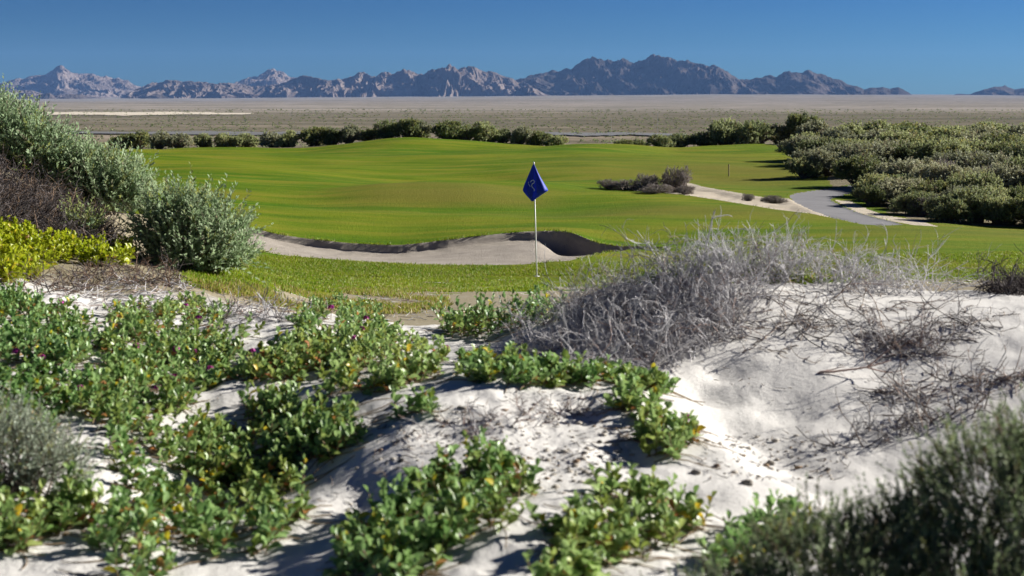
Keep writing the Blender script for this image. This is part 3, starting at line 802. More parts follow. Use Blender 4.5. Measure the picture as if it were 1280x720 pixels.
# ------------------------------------------------------------------ foreground plants
VB = [
 ('dense fleshy-leaved mat filling the left edge of the photo, left of the upper flowering clump', [(-60, 372), (0, 376), (60, 374), (105, 402), (100, 430), (92, 470), (98, 510), (90, 545), (50, 560), (-60, 560)], 420, [(100, 487), (76, 378), (36, 462), (20, 440), (52, 448)], []),
 ('green fleshy clump with magenta flowers just below the pale twig litter', [(142, 394), (200, 380), (260, 386), (302, 398), (312, 420), (290, 448), (200, 446), (150, 425)], 190, [(170, 433), (232, 383), (241, 440), (220, 437), (248, 398)], []),
 ('green fleshy mat between the left-edge mat and the first bare sand streak', [(95, 425), (200, 442), (292, 446), (302, 472), (255, 492), (215, 520), (185, 560), (130, 545), (95, 520)], 240, [(197, 486), (262, 462), (218, 472)], []),
 ('leafy clump with small magenta flowers in front of the dark twig-strewn hollow', [(378, 390), (430, 376), (482, 388), (500, 412), (480, 440), (400, 436), (350, 444), (318, 456), (306, 445), (370, 420)], 190, [(452, 412), (458, 398), (414, 385), (443, 424)], []),
 ('long bushy green clump in the middle of the dune, left of the single magenta flower', [(400, 432), (480, 426), (562, 452), (548, 476), (505, 482), (475, 502), (442, 512), (408, 502), (414, 474), (360, 478), (290, 478), (300, 462)], 300, [(558, 436), (315, 440)], []),
 ('narrow row of green sprigs along the crest of the pale sand below the dead brush', [(558, 462), (600, 446), (660, 452), (700, 466), (760, 470), (828, 486), (822, 498), (760, 489), (690, 487), (640, 482), (590, 480)], 150, [], []),
 ('upright leafy clump on the dune edge straight below the flagstick', dict(px=(556, 698), d=(8.1, 8.9)), 150, [], [(652, 399)]),
 ('sprawling clump with upright leaves on shaded sand left of the bright sand patch', [(318, 508), (372, 502), (378, 522), (410, 514), (432, 524), (446, 560), (452, 588), (420, 584), (390, 578), (330, 564), (308, 535)], 150, [], []),
 ('loose clump with yellowing leaves below the sprawling clump on the shaded sand', [(180, 566), (240, 546), (300, 550), (320, 566), (392, 586), (372, 605), (382, 640), (392, 662), (340, 668), (300, 645), (250, 620), (240, 596), (200, 590)], 165, [], []),
 ('open clump of single sprigs in the shadowed sand near the bottom left', [(120, 680), (130, 645), (160, 615), (210, 606), (250, 626), (300, 655), (346, 666), (332, 700), (240, 710), (180, 740), (130, 715)], 105, [], []),
 ('low clump with orange dying leaves beneath the silvery bush in the bottom left corner', [(-40, 620), (30, 650), (80, 626), (112, 632), (114, 670), (60, 690), (-40, 720)], 75, [], []),
 ('big bright green clump at the bottom middle of the sand, with one yellow flower', [(425, 690), (490, 640), (510, 606), (560, 592), (620, 582), (656, 600), (652, 650), (640, 685), (560, 705), (520, 745), (425, 745)], 165, [], [(653, 578)]),
 ('open leafy clump with gaps showing sand, right of the clump with the yellow flower', [(664, 636), (700, 618), (760, 604), (806, 612), (834, 648), (866, 648), (872, 668), (832, 690), (780, 735), (690, 745), (656, 705), (690, 665)], 100, [], []),
 ('small isolated clump with a magenta flower where the sand crest ends', [(765, 508), (800, 502), (840, 526), (872, 556), (852, 582), (820, 576), (800, 544)], 70, [(859, 524)], []),
 ('tiny row of sparse sprigs on bright sand under the central clump', [(495, 508), (560, 505), (562, 522), (500, 524)], 9, [], []),
 ('dark green sprigs poking out beside the blurred olive shrub', [(850, 720), (905, 676), (960, 664), (985, 646), (1012, 656), (1006, 690), (940, 710), (880, 740)], 44, [], []),
 ('two lone sprigs on shaded sand right of the silvery bush', [(136, 560), (170, 556), (172, 616), (150, 624)], 7, [], []),
]
for lab, poly, ns_, fl, yf in VB:
    dense = ns_ > 180
    verbena('sand_verbena', lab, poly, int(ns_ * (1.2 if 'mat' in lab else .9)), fl, yf, hgt=.17 if isinstance(poly, dict) else .075 if 'narrow row' in lab else .10, yellow=.03, dead=.05)
# yellow-green succulent on the left slope
verbena('yellow_shrub', 'bright yellow-green leafy shrub under the grey dead brush at the left edge', [(-40, 286), (0, 290), (30, 304), (80, 314), (110, 322), (80, 332), (40, 352), (0, 358), (-40, 358)], 330, mats=('yellow', 'vstem'), group='yellow-green shrubs on the left slope', hgt=.16, leaf=.05, lps=11, lean=.5, runners=False)
verbena('yellow_shrub', 'small yellow-green shrub at the right tip of the yellow band, beside the saltbush', [(118, 322), (150, 312), (162, 322), (152, 336), (128, 338), (90, 326), (95, 318)], 90, mats=('yellow', 'vstem'), group='yellow-green shrubs on the left slope', hgt=.16, leaf=.05, lps=11, lean=.5, runners=False)

# saltbushes on the left
def salt(name, label, px, d, lobes, shoots, mats=(M['salt_green'], M['branch']), group='saltbushes on the left slope', **kw):
    k = dict(slen=.34, lps=18, leaf=.06, width=.42, up=.62, spread=.62, accent=(.10, .04), template=NARROW, stemr=.003, base_r=.014); k.update(kw)
    return put_shrub(name, label, 'bush', on(px, d), shrub(lobes, shoots, **k), mats, group)
salt('saltbush', 'large grey-green saltbush rising out of the frame at the left edge', 2, 14.8, [(-.55, .1, .40, .60, .5, .36), (-.05, .1, .30, .50, .5, .34), (.34, -.05, .16, .40, .4, .30), (-.2, .2, .46, .3, .3, .24)], 1350)
salt('saltbush', 'wide grey-green saltbush behind the dead brush, middle of the three', 114, 14.8, [(-.28, .1, .36, .44, .4, .26), (.16, .05, .28, .40, .4, .30), (.30, -.05, .14, .32, .3, .24), (-.05, .0, .46, .2, .2, .18)], 1100)
salt('saltbush', 'rounded saltbush at the lower right end, in front of the lawn and bunker', 243, 13.0, [(-.18, .0, .36, .34, .36, .34), (.14, .0, .30, .34, .36, .30), (.0, -.2, .12, .46, .3, .22), (.32, 0, .1, .22, .3, .18), (-.05, .0, .45, .18, .2, .22)], 1050)
salt('saltbush', 'small pale yellowish sprigs of saltbush in front of the middle bush', 104, 12.6, [(0, 0, .12, .11, .1, .14)], 50, accent=(.7, .05))
# silvery bush bottom left, dark shrub bottom right (near the lens, soft)
salt('silver_bush', 'silvery grey small-leaved bush in the bottom left corner', 30, 4.6, [(-.05, 0, .12, .19, .16, .15), (.10, .02, .08, .13, .14, .11), (-.12, .0, .17, .14, .14, .14)], 560, mats=(M['silver'], M['branch']), group='silvery bush', leaf=.017, slen=.11, lps=18, stemr=.0015, base_r=.005)
salt('olive_shrub', 'soft dark olive shrub filling the bottom right corner', 1190, 3.25, [(.16, .05, .36, .26, .3, .24), (-.06, .0, .24, .24, .28, .20), (-.28, -.05, .26, .22, .25, .18), (-.50, -.1, .16, .24, .2, .15), (.1, -.3, .2, .3, .2, .2), (.38, .1, .40, .22, .3, .26), (-.2, -.3, .1, .3, .2, .14)], 4600, mats=(M['dark_leaf'], M['branch']), group='olive shrub', leaf=.018, slen=.10, lps=20, up=.7, width=.42, stemr=.0013, base_r=.005, accent=(.08, .08))

# ------------------------------------------------------------------ dead brush
def brush(name, label, poly, nst, L, r, cat='dead bush', up=(.3, 1.2), side=(0, 0), mat=M['twig'], group='dead grey brush on the dune', part=None, **kw):
    pos = sample_poly(poly, nst, 1.0); base = pos.mean(0)
    n_ = len(pos); d = rng.normal(size=(n_, 3)) * np.array([.8, .8, .25]); d[:, 2] = rng.uniform(*up, n_); d[:, 0] += side[0]; d[:, 1] += side[1]
    g = twigs(pos - np.array([0, 0, .01]), d, L * rng.uniform(.5, 1.3, n_), np.full(n_, r), **kw)
    e = empty(name, base, label, cat, group)
    V, Fq, tn = g
    mesh_obj(part or 'twigs', mesh_data('twigs', V - base, Fq, mat, True, tn), e)
    return e
b0 = brush('dead_bush', 'big tangled grey dead bush covering the left side of the right-hand sand mound', [(650, 440), (690, 405), (740, 385), (800, 365), (860, 350), (920, 345), (960, 352), (940, 395), (900, 440), (850, 462), (780, 468), (700, 462)], 470, .27, .0036, curl=.28, gens=2, kids=3, hug=.01, brown=.10, dark=.16)
brush('dead_bush', 'fan of tall pale grey dead stems standing along the mound crest against the lawn', [(830, 352), (880, 345), (920, 338), (980, 338), (1040, 350), (1110, 360), (1180, 362), (1180, 370), (1100, 370), (1040, 364), (960, 354), (880, 360), (840, 364)], 260, .27, .0036, up=(.8, 2.2), curl=.16, gens=2, kids=3, pale=.25, brown=.05, dark=.03)
brush('dead_bush', 'thin grey wisps of dead stems at the left foot of the mound beside the flagstick', [(700, 395), (740, 380), (790, 362), (800, 372), (750, 392), (710, 405)], 60, .30, .003, up=(.8, 1.8), curl=.18, gens=2, kids=2, pale=.1, brown=.1, dark=.08)
brush('dead_bush', 'sparse curled brown dead stems strewn over the sunlit top of the mound', [(930, 390), (1000, 368), (1080, 366), (1150, 375), (1230, 390), (1260, 420), (1200, 440), (1120, 445), (1040, 450), (960, 440), (900, 445)], 130, .25, .0036, up=(.0, .28), curl=.34, gens=2, kids=2, hug=.006, grav=-.05, brown=.45, dark=.35)
brush('dead_bush', 'dark low tangle of dead stems halfway up the sunlit slope', [(1085, 425), (1150, 415), (1180, 430), (1160, 448), (1100, 450)], 55, .20, .0036, up=(.0, .35), curl=.34, gens=2, kids=3, hug=.006, grav=-.04, brown=.35, dark=.55)
brush('dead_bush', 'long line of brown curled dead stems above the olive shrub', [(1090, 500), (1150, 478), (1220, 468), (1290, 465), (1290, 490), (1220, 500), (1150, 508)], 70, .20, .0036, up=(.0, .35), curl=.34, gens=2, kids=2, hug=.006, grav=-.04, brown=.55, dark=.35)
brush('dead_bush', 'dark ridge of short dead stems running down to the trampled hollow', [(1040, 560), (1090, 535), (1160, 520), (1230, 505), (1240, 520), (1160, 545), (1090, 562)], 70, .16, .0036, up=(.4, 1.3), curl=.3, gens=1, kids=3, brown=.45, dark=.55)
brush('dead_bush', 'row of short bare dark stems on the bright sand below the row of green sprigs', [(520, 545), (600, 530), (660, 515), (740, 512), (770, 520), (700, 530), (620, 545), (540, 560)], 60, .10, .0026, up=(.5, 1.6), curl=.2, gens=1, kids=3, brown=.6, dark=.3)
brush('dead_bush', 'thin bare stems standing in the dark hollow behind the leafy mats', [(255, 395), (320, 385), (390, 380), (400, 396), (330, 408), (262, 410)], 60, .17, .0035, up=(.5, 1.5), curl=.18, gens=1, kids=3, brown=.2, dark=.5)
brush('dead_bush', 'matted grey-purple dead brush on the left slope above the yellow shrub', [(-60, 215), (0, 222), (60, 246), (112, 276), (158, 308), (110, 322), (50, 305), (0, 292), (-60, 280)], 1500, .30, .0055, up=(.1, .8), curl=.3, gens=1, kids=3, hug=.01, brown=.30, dark=.5, group='dead brush on the left slope', mat=M['dark_twig'])
brush('dead_bush', 'brownish dead brush between the yellow shrub and the pale litter', [(60, 350), (110, 335), (160, 335), (220, 340), (235, 358), (170, 362), (110, 366), (60, 368), (10, 366), (0, 358)], 230, .17, .004, up=(.1, .8), curl=.3, gens=1, kids=3, hug=.01, brown=.45, dark=.12, group='dead brush on the left slope', mat=M['dark_twig'])
brush('dead_bush', 'dark shadowed dead bush behind the mound at the right edge', [(1225, 366), (1290, 355), (1330, 350), (1330, 368), (1260, 370)], 600, .2, .0055, up=(.2, 1.0), curl=.22, gens=2, kids=3, brown=.1, dark=.9, group='dark bush behind the mound', mat=M['dark_twig'])
# a few long bleached branches that stand out
for lab, p0, L, dr in (('bleached forked branch standing highest above the mound crest', (872, 352), .42, (.15, .0, 1.0)), ('long brown branch lying on the smooth sand below the mound', (1015, 470), .36, (.9, -.1, .02))):
    b = hit(*p0)[0]
    V, Fq, tn = twigs(b[None] - np.array([0, 0, .02]), np.array([dr]), np.array([L]), np.array([.007]), segs=9, curl=.14, gens=1, kids=3, hug=.008 if dr[2] < .1 else None, pale=.2 if dr[2] > .1 else 0, brown=0 if dr[2] > .1 else 1, dark=0)
    o = mesh_obj('dead_branch', mesh_data('dead_branch', V - b, Fq, M['twig'], True, tn), loc=b)
    tag(o, lab, 'branch')

# litter, clods and rough grass: nobody could count them
def litter_obj(name, label, polys, L, r, mat, brown, dark, pale):
    pos = np.concatenate([sample_poly(p, n_, 1.0) for p, n_ in polys]); n_ = len(pos)
    d = rng.normal(size=(n_, 3)) * np.array([1, 1, .12])
    V, Fq, tn = twigs(pos + np.array([0, 0, .006]), d, L * rng.uniform(.4, 1.4, n_), np.full(n_, r), segs=4, curl=.2, gens=0, hug=.003, brown=brown, dark=dark, pale=pale)
    tag(mesh_obj(name, mesh_data(name, V, Fq, mat, True, tn)), label, 'litter', kind='stuff')
litter_obj('twig_litter', 'pale dry twig litter scattered over the sand of the left slope', [([(60, 362), (160, 350), (240, 352), (250, 385), (150, 395), (70, 380)], 420), ([(380, 372), (520, 368), (560, 385), (540, 402), (420, 400)], 260), ([(250, 380), (400, 375), (400, 400), (250, 410)], 220)], .12, .0035, M['twig'], .3, .1, .25)
litter_obj('twig_litter', 'fine dark plant crumbs scattered over the pale foreground sand', [([(460, 520), (700, 490), (790, 520), (800, 590), (640, 600), (470, 600)], 380), ([(700, 420), (950, 470), (1240, 440), (1240, 520), (1000, 520)], 60), ([(880, 540), (1060, 545), (1060, 610), (880, 600)], 90), ([(100, 520), (440, 470), (440, 640), (100, 720)], 160)], .035, .0022, M['twig'], .5, .4, 0)
def clods():
    T = []
    for (poly, n_) in [([(470, 520), (720, 500), (800, 550), (800, 600), (640, 610), (470, 600)], 230), ([(880, 545), (1050, 548), (1050, 600), (900, 600)], 70), ([(560, 600), (700, 560), (800, 590), (700, 620)], 90), ([(150, 470), (440, 440), (450, 640), (160, 700)], 90)]:
        T.append(sample_poly(poly, n_, 1.0))
    pos = np.concatenate(T); n_ = len(pos)
    d = rand_dir(18, -1, 1)
    me = bpy.data.meshes.new('tmp'); import bmesh
    bm = bmesh.new(); bmesh.ops.create_icosphere(bm, subdivisions=1, radius=1)
    v = np.array([x.co[:] for x in bm.verts]); f = np.array([[x.index for x in q.verts] for q in bm.faces]); bm.free()
    s = .004 + .009 * rng.uniform(0, 1, n_) ** 3
    jit = 1 + .3 * rng.normal(size=(n_, len(v), 1)).clip(-1, 1)
    V = pos[:, None] + v[None] * jit * s[:, None, None] * np.array([1.2, 1, .7]) + np.array([0, 0, .002])
    Fq = (f[None] + (np.arange(n_) * len(v))[:, None, None]).reshape(-1, 3)
    u = rng.uniform(0, 1, n_); tn = np.stack([.4 + .6 * rng.uniform(0, 1, n_), (u < .12) * .8, (u > .93) * .9], -1)
    tag(mesh_obj('sand_crumbs', mesh_data('sand_crumbs', V.reshape(-1, 3), Fq, M['clod'], True, np.repeat(tn, len(v), 0))), 'small crumbs of sand and shell over the trampled sand', 'debris', kind='stuff')
clods()
def stone(px, py, s, lab, dk):
    import bmesh
    bm = bmesh.new(); bmesh.ops.create_icosphere(bm, subdivisions=3, radius=1)
    v = np.array([x.co[:] for x in bm.verts]); f = np.array([[x.index for x in q.verts] for q in bm.faces]); bm.free()
    nz = fbm(v[:, 0] * 1.4 + px, v[:, 1] * 1.4 + v[:, 2] * 1.1, 3)
    v = v * (1 + .28 * nz)[:, None] * np.array([1.25, .9, .7]) * s
    b = hit(px, py)[0]
    tag(mesh_obj('stone', mesh_data('stone', v, f, M['clod'], True, np.tile([.45, 0, dk * .35], (len(v), 1))), loc=b + np.array([0, 0, s * .3])), lab, 'stone', 'stones on the sand')
stone(934, 606, .017, 'dark stone alone on the sand left of the olive shrub', .5)
stone(870, 594, .014, 'small dark pebble on smooth sand below the isolated clump', .6)
stone(963, 581, .014, 'dark lump at the edge of the trampled hollow', .7)

def grass():
    polys = [([(225, 345), (300, 330), (420, 336), (560, 344), (680, 350), (700, 364), (560, 366), (430, 366), (300, 366), (240, 360)], 15000, .05),
             ([(240, 356), (420, 362), (560, 362), (560, 392), (430, 394), (300, 380)], 7000, .07),
             ([(700, 330), (1290, 315), (1290, 352), (700, 350)], 9000, .05),
             ([(300, 318), (520, 332), (700, 334), (720, 345), (520, 345), (300, 332)], 9000, .05)]
    Vs = []
    for k, (poly, n_, h) in enumerate(polys):
        pos = sample_poly(poly, n_, 1.5)
        if k != 3:
            keep = fbm(pos[:, 0] * 1.1, pos[:, 1] * .8, 3) + (.55 if k != 1 else -.02) > rng.uniform(-.2, .45, len(pos)); pos = pos[keep]
        m_ = 4; pos = np.repeat(pos, m_, 0) + rng.normal(size=(len(pos) * m_, 3)) * np.array([.03, .03, 0])
        pos[:, 2] = gz(pos[:, 0], pos[:, 1]) - .004
        pos = pos[~in_poly(pos[:, 0], pos[:, 1], BUNKER)]
        n2 = len(pos); d = norm(rng.normal(size=(n2, 3)) * np.array([.45, .45, 0]) + np.array([0, 0, 1]))
        nn = perp(d); L = h * rng.uniform(.35, 1.1, n2)
        V, Fq = stamp(NARROW[0], NARROW[1], pos, d, nn, L, np.full(n2, .011))
        u = rng.uniform(0, 1, n2); big = fbm(pos[:, 0] * .8, pos[:, 1] * .5, 2)
        tn = np.stack([np.clip(rng.uniform(0, 1, n2) * .7 + .3 * big + .15, 0, 1), (u < (.14 if k != 1 else .6)) * .9, np.zeros(n2)], -1)
        Vs.append((V, Fq, np.repeat(tn, 4, 0)))
    for line, per, h, off in ((BLIP, 420, .085, .04), (WASTE, 60, .07, .05), (PATH, 45, .06, .05), ([wp(q) for q in NEAR], 260, .07, .05)):
        L_ = np.array(line); sg = np.hypot(*(L_[1:] - L_[:-1]).T); n2 = int(sg.sum() * per)
        k_ = rng.choice(len(sg), n2, p=sg / sg.sum()); t_ = rng.uniform(0, 1, n2)
        xy = L_[k_] + (L_[k_ + 1] - L_[k_]) * t_[:, None] + rng.normal(size=(n2, 2)) * off
        pos = np.column_stack([xy, gz(xy[:, 0], xy[:, 1]) - .005])
        ok = ~(in_poly(xy[:, 0], xy[:, 1], BUNKER) | in_poly(xy[:, 0], xy[:, 1], WASTE) | in_poly(xy[:, 0], xy[:, 1], PATH)); pos = pos[ok]; n2 = len(pos)
        keep = fbm(pos[:, 0] * 1.7, pos[:, 1] * 1.7, 2) > rng.uniform(-.6, .4, n2); pos = pos[keep]; n2 = len(pos)
        d = norm(rng.normal(size=(n2, 3)) * np.array([.6, .6, 0]) + np.array([0, -.35, 1]))
        V, Fq = stamp(NARROW[0], NARROW[1], pos, d, perp(d), h * rng.uniform(.4, 1.2, n2), np.full(n2, .014))
        tn = np.stack([rng.uniform(0, 1, n2), (rng.uniform(0, 1, n2) < .2) * .8, np.zeros(n2)], -1)
        Vs.append((V, Fq, np.repeat(tn, 4, 0)))
    V, Fq, tn = join(Vs)
    tag(mesh_obj('rough_grass', mesh_data('rough_grass', V, Fq, M['grass'], True, tn)), 'uneven tufts of longer grass along the near edge of the lawn', 'grass', kind='stuff')
grass()

# ------------------------------------------------------------------ bushes beyond the lawn
def proto(seed, nl, shoots, leaf, sl=.16):
    global rng
    keep = rng; rng = np.random.default_rng(seed)
    lob = [(0, 0, .42, .62, .6, .44)]
    for i in range(nl):
        a = rng.uniform(0, 2 * PI); r = rng.uniform(.35, .7)
        lob.append((math.cos(a) * r, math.sin(a) * r, rng.uniform(.15, .55), rng.uniform(.24, .42), rng.uniform(.24, .42), rng.uniform(.22, .36)))
    g = shrub(lob, shoots, sl, 12, leaf, .66, up=.25, spread=.8, accent=(.16, .08), stemr=.006, base_r=.03)
    rng = keep
    return g
M['bush2'] = leaf_mat('grey_green_bush_leaf', (.16, .18, .10), (.46, .47, .30), .35, .65, .2, .25, accents=((.36, .34, .12), (.28, .22, .14)))
M['bush3'] = leaf_mat('dark_bush_leaf', (.075, .11, .035), (.27, .31, .12), .35, .65, .2, .25, accents=((.30, .30, .08), (.20, .16, .09)))
far_me = {}
def make_protos(key, mats, seeds, nl, shoots, leaf):
    L = []
    for s, fm in seeds:
        (V, Fq, tn), (Vb, Fb, tb) = proto(s, nl, shoots, leaf)
        L.append((mesh_data('foliage', V, Fq, M[fm], True, tn), mesh_data('branches', Vb, Fb, mats[1], True, tb)))
    far_me[key] = L
make_protos('near', (M['bush'], M['branch']), ((1, 'bush'), (2, 'bush2'), (3, 'bush3'), (4, 'bush'), (11, 'bush2'), (12, 'bush')), 8, 1150, .066)
make_protos('far', (M['bush'], M['branch']), ((5, 'bush'), (6, 'bush2'), (7, 'bush'), (13, 'bush3')), 6, 640, .095)
make_protos('grey', (M['grey_bush'], M['branch']), ((8, 'grey_bush'), (9, 'grey_bush')), 7, 700, .06)
def bush(name, key, loc, rx, rz, label, group, ry=None):
    e = empty(name, loc, label, 'bush', group)
    k = rng.integers(len(far_me[key]))
    for nm, me in zip(('foliage', 'branches'), far_me[key][k]): mesh_obj(nm, me, e)
    e.rotation_euler = (0, 0, rng.uniform(0, 2 * PI)); s = rx; e.scale = (s, (ry or s), rz)
    return e
ORD = ['first', 'second', 'third', 'fourth', 'fifth', 'sixth', 'seventh', 'eighth', 'ninth', 'tenth', 'eleventh', 'twelfth', 'thirteenth', 'fourteenth', 'fifteenth', 'sixteenth', 'seventeenth', 'eighteenth', 'nineteenth', 'twentieth', 'twenty-first', 'twenty-second', 'twenty-third', 'twenty-fourth']
def row_bushes(specs, d, rowname, group, key, jit=2.0, name='desert_bush', dz=0):
    for i, (px, wpx, hpx) in enumerate(sorted(specs)):
        dd = d + rng.uniform(-jit, jit)
        rx = wpx * rng.uniform(.95, 1.35) * dd / F / 2 / .98; rz = hpx * rng.uniform(.85, 1.12) * dd / F / .86
        b = on(px, dd); b[2] -= .06 * rz
        size = 'small' if wpx * dd / F < 1.6 else ('wide' if wpx > hpx * 1.8 else 'rounded')
        bush(name, key, b, rx, rz, f'{size} bush, {ORD[i]} from the left {rowname}', group)
hedge1 = [(150, 34, 22), (176, 32, 24), (202, 30, 23), (226, 36, 22), (254, 30, 18), (280, 34, 22), (306, 36, 19), (338, 34, 22), (362, 34, 22), (392, 40, 24), (416, 34, 22), (440, 40, 24)]
row_bushes(hedge1, 107, 'in the left row behind the fairway', 'bushes in the row behind the lawn', 'far', 1.5)
hedge2 = [(465, 34, 18), (484, 36, 26), (508, 40, 26), (528, 34, 22), (560, 40, 25), (582, 36, 24), (604, 44, 24), (630, 30, 18), (655, 36, 22), (676, 40, 22), (695, 30, 16)]
row_bushes(hedge2, 106, 'in the middle row behind the raised lawn', 'bushes in the row behind the lawn', 'far', 1.5)
hedge3 = [(780, 26, 12), (798, 28, 14), (822, 38, 18), (850, 40, 18), (880, 44, 22), (908, 56, 34), (945, 52, 36), (975, 40, 28), (1000, 60, 42)]
row_bushes(hedge3, 105, 'in the short row left of the thicket', 'bushes in the row behind the lawn', 'far', 1.5)
T = 'thicket bushes on the right'
row_bushes([(1020, 60, 28), (1060, 60, 26), (1100, 66, 29), (1145, 70, 29), (1190, 60, 28), (1235, 66, 26), (1285, 70, 30), (1330, 60, 26)], 98, 'in the back row of the thicket', T, 'far', 4)
row_bushes([(1012, 58, 26), (1050, 66, 30), (1098, 70, 31), (1140, 74, 32), (1188, 66, 30), (1232, 70, 31), (1282, 80, 36), (1340, 70, 30)], 84, 'in the second row from the thicket back', T, 'far', 3)
row_bushes([(1008, 71, 30), (1036, 69, 32), (1082, 83, 33), (1128, 87, 37), (1175, 85, 34), (1222, 92, 38), (1275, 97, 40), (1340, 92, 40)], 72, 'in the middle row of the thicket', T, 'near', 2.5)
row_bushes([(1005, 57, 26), (1024, 60, 33), (1092, 90, 43), (1135, 87, 46), (1178, 83, 40), (1222, 85, 43), (1268, 87, 44), (1325, 92, 46)], 62, 'in the fourth row of the thicket', T, 'near', 2)
row_bushes([(1080, 69, 40), (1108, 69, 34), (1145, 87, 43), (1192, 85, 41), (1238, 90, 43), (1288, 97, 46), (1345, 92, 44)], 53, 'in the third thicket row from the path', T, 'near', 1.6)
row_bushes([(1088, 53, 25), (1128, 71, 37), (1168, 76, 40), (1212, 80, 45), (1258, 85, 47), (1310, 92, 50)], 45.5, 'in the second thicket row from the path', T, 'near', 1.0)
row_bushes([(1184, 64, 31), (1215, 80, 40), (1254, 76, 36), (1295, 80, 41), (1345, 80, 40)], 40, 'in the front thicket row by the lawn', T, 'near', .8)
row_bushes([(1040, 54, 30), (1068, 62, 34), (1112, 70, 38), (1158, 74, 40), (1204, 70, 38), (1248, 76, 40), (1300, 80, 42)], 67, 'in the narrow row before the middle of the thicket', T, 'near', 1.5)
row_bushes([(1098, 56, 34), (1126, 62, 38), (1170, 70, 42), (1216, 72, 42), (1262, 76, 42), (1312, 80, 44)], 49, 'in the dense row two behind the thicket front', T, 'near', 1.0)
row_bushes([(1152, 58, 30), (1196, 66, 38), (1236, 66, 38), (1276, 70, 40), (1322, 70, 40)], 42.6, 'in the row just behind the thicket front', T, 'near', .6)
for px, d, wd, h, lab in ((1150, 42, 52, 24, 'grey dead-looking bush at the front of the thicket near the bare ground'), (1236, 47, 40, 40, 'pale grey bush showing among the green thicket at the right'), (1120, 46, 40, 18, 'low grey bush at the left of the grey dead-looking one'), (1180, 50, 50, 46, 'grey-brown bush deeper in the thicket')):
    b = on(px, d); bush('grey_bush', 'grey', b, wd * d / F / 2, h * d / F / .86, lab, 'grey bushes in the thicket')
# the heap of grey brush by the bare sand, and the two tufts on it
for px, d, wd, h, lab in ((842, 51.5, 46, 32, 'tallest grey bush at the right end of the low heap on the lawn'), (812, 51.5, 50, 22, 'grey bush left of the tallest one in the low heap'), (786, 51.8, 46, 15, 'low grey bush in the middle of the heap on the lawn'), (762, 52, 40, 13, 'lowest grey bush at the left tip of the heap on the lawn'), (825, 49.5, 60, 12, 'flat grey brush in front of the heap at the sand edge'), (855, 49.3, 34, 12, 'small brownish brush at the right foot of the heap'), (937, 47, 22, 10, 'small dark tuft on the bare sand left of the green mound'), (963, 46.3, 40, 11, 'low grey-green mound bush on the bare sand')):
    b = on(px, d); b[2] -= .03; bush('grey_bush', 'grey', b, wd * d / F / 2, h * d / F / .86, lab, 'grey bushes by the bare sand')
# scattered scrub on the plain
def scrub():
    n_ = 20000; y = np.exp(rng.uniform(math.log(140), math.log(2200), n_)); x = (rng.uniform(-120, 1400, n_) - 640) / F * y
    dens = fbm(x * .012, y * .02, 3); k = dens > rng.uniform(-.6, .5, n_); x, y = x[k], y[k]
    z = np.array([plain_z(a, b) for a, b in zip(x, y)]); n_ = len(x)
    m_ = 16; s = rng.uniform(.25, .75, n_) * (1 + y / 1500); pos = np.repeat(np.stack([x, y, z], -1), m_, 0); sr = np.repeat(s, m_)
    d = rand_dir(len(pos), .0, 1); pos = pos + d * sr[:, None] * np.array([.9, .9, .6]) * .5
    V, Fq = stamp(NARROW[0], NARROW[1], pos, norm(d + rng.normal(size=d.shape) * .5), perp(d), sr * .8, sr * .6)
    tn = np.repeat(np.stack([rng.uniform(0, 1, len(pos)), np.zeros(len(pos)), (rng.uniform(0, 1, len(pos)) < .3) * .7], -1), 4, 0)
    tag(mesh_obj('desert_scrub', mesh_data('desert_scrub', V, Fq, M['bush'], True, tn)), 'thin scrub dotted over the desert plain', 'scrub', kind='stuff')
scrub()

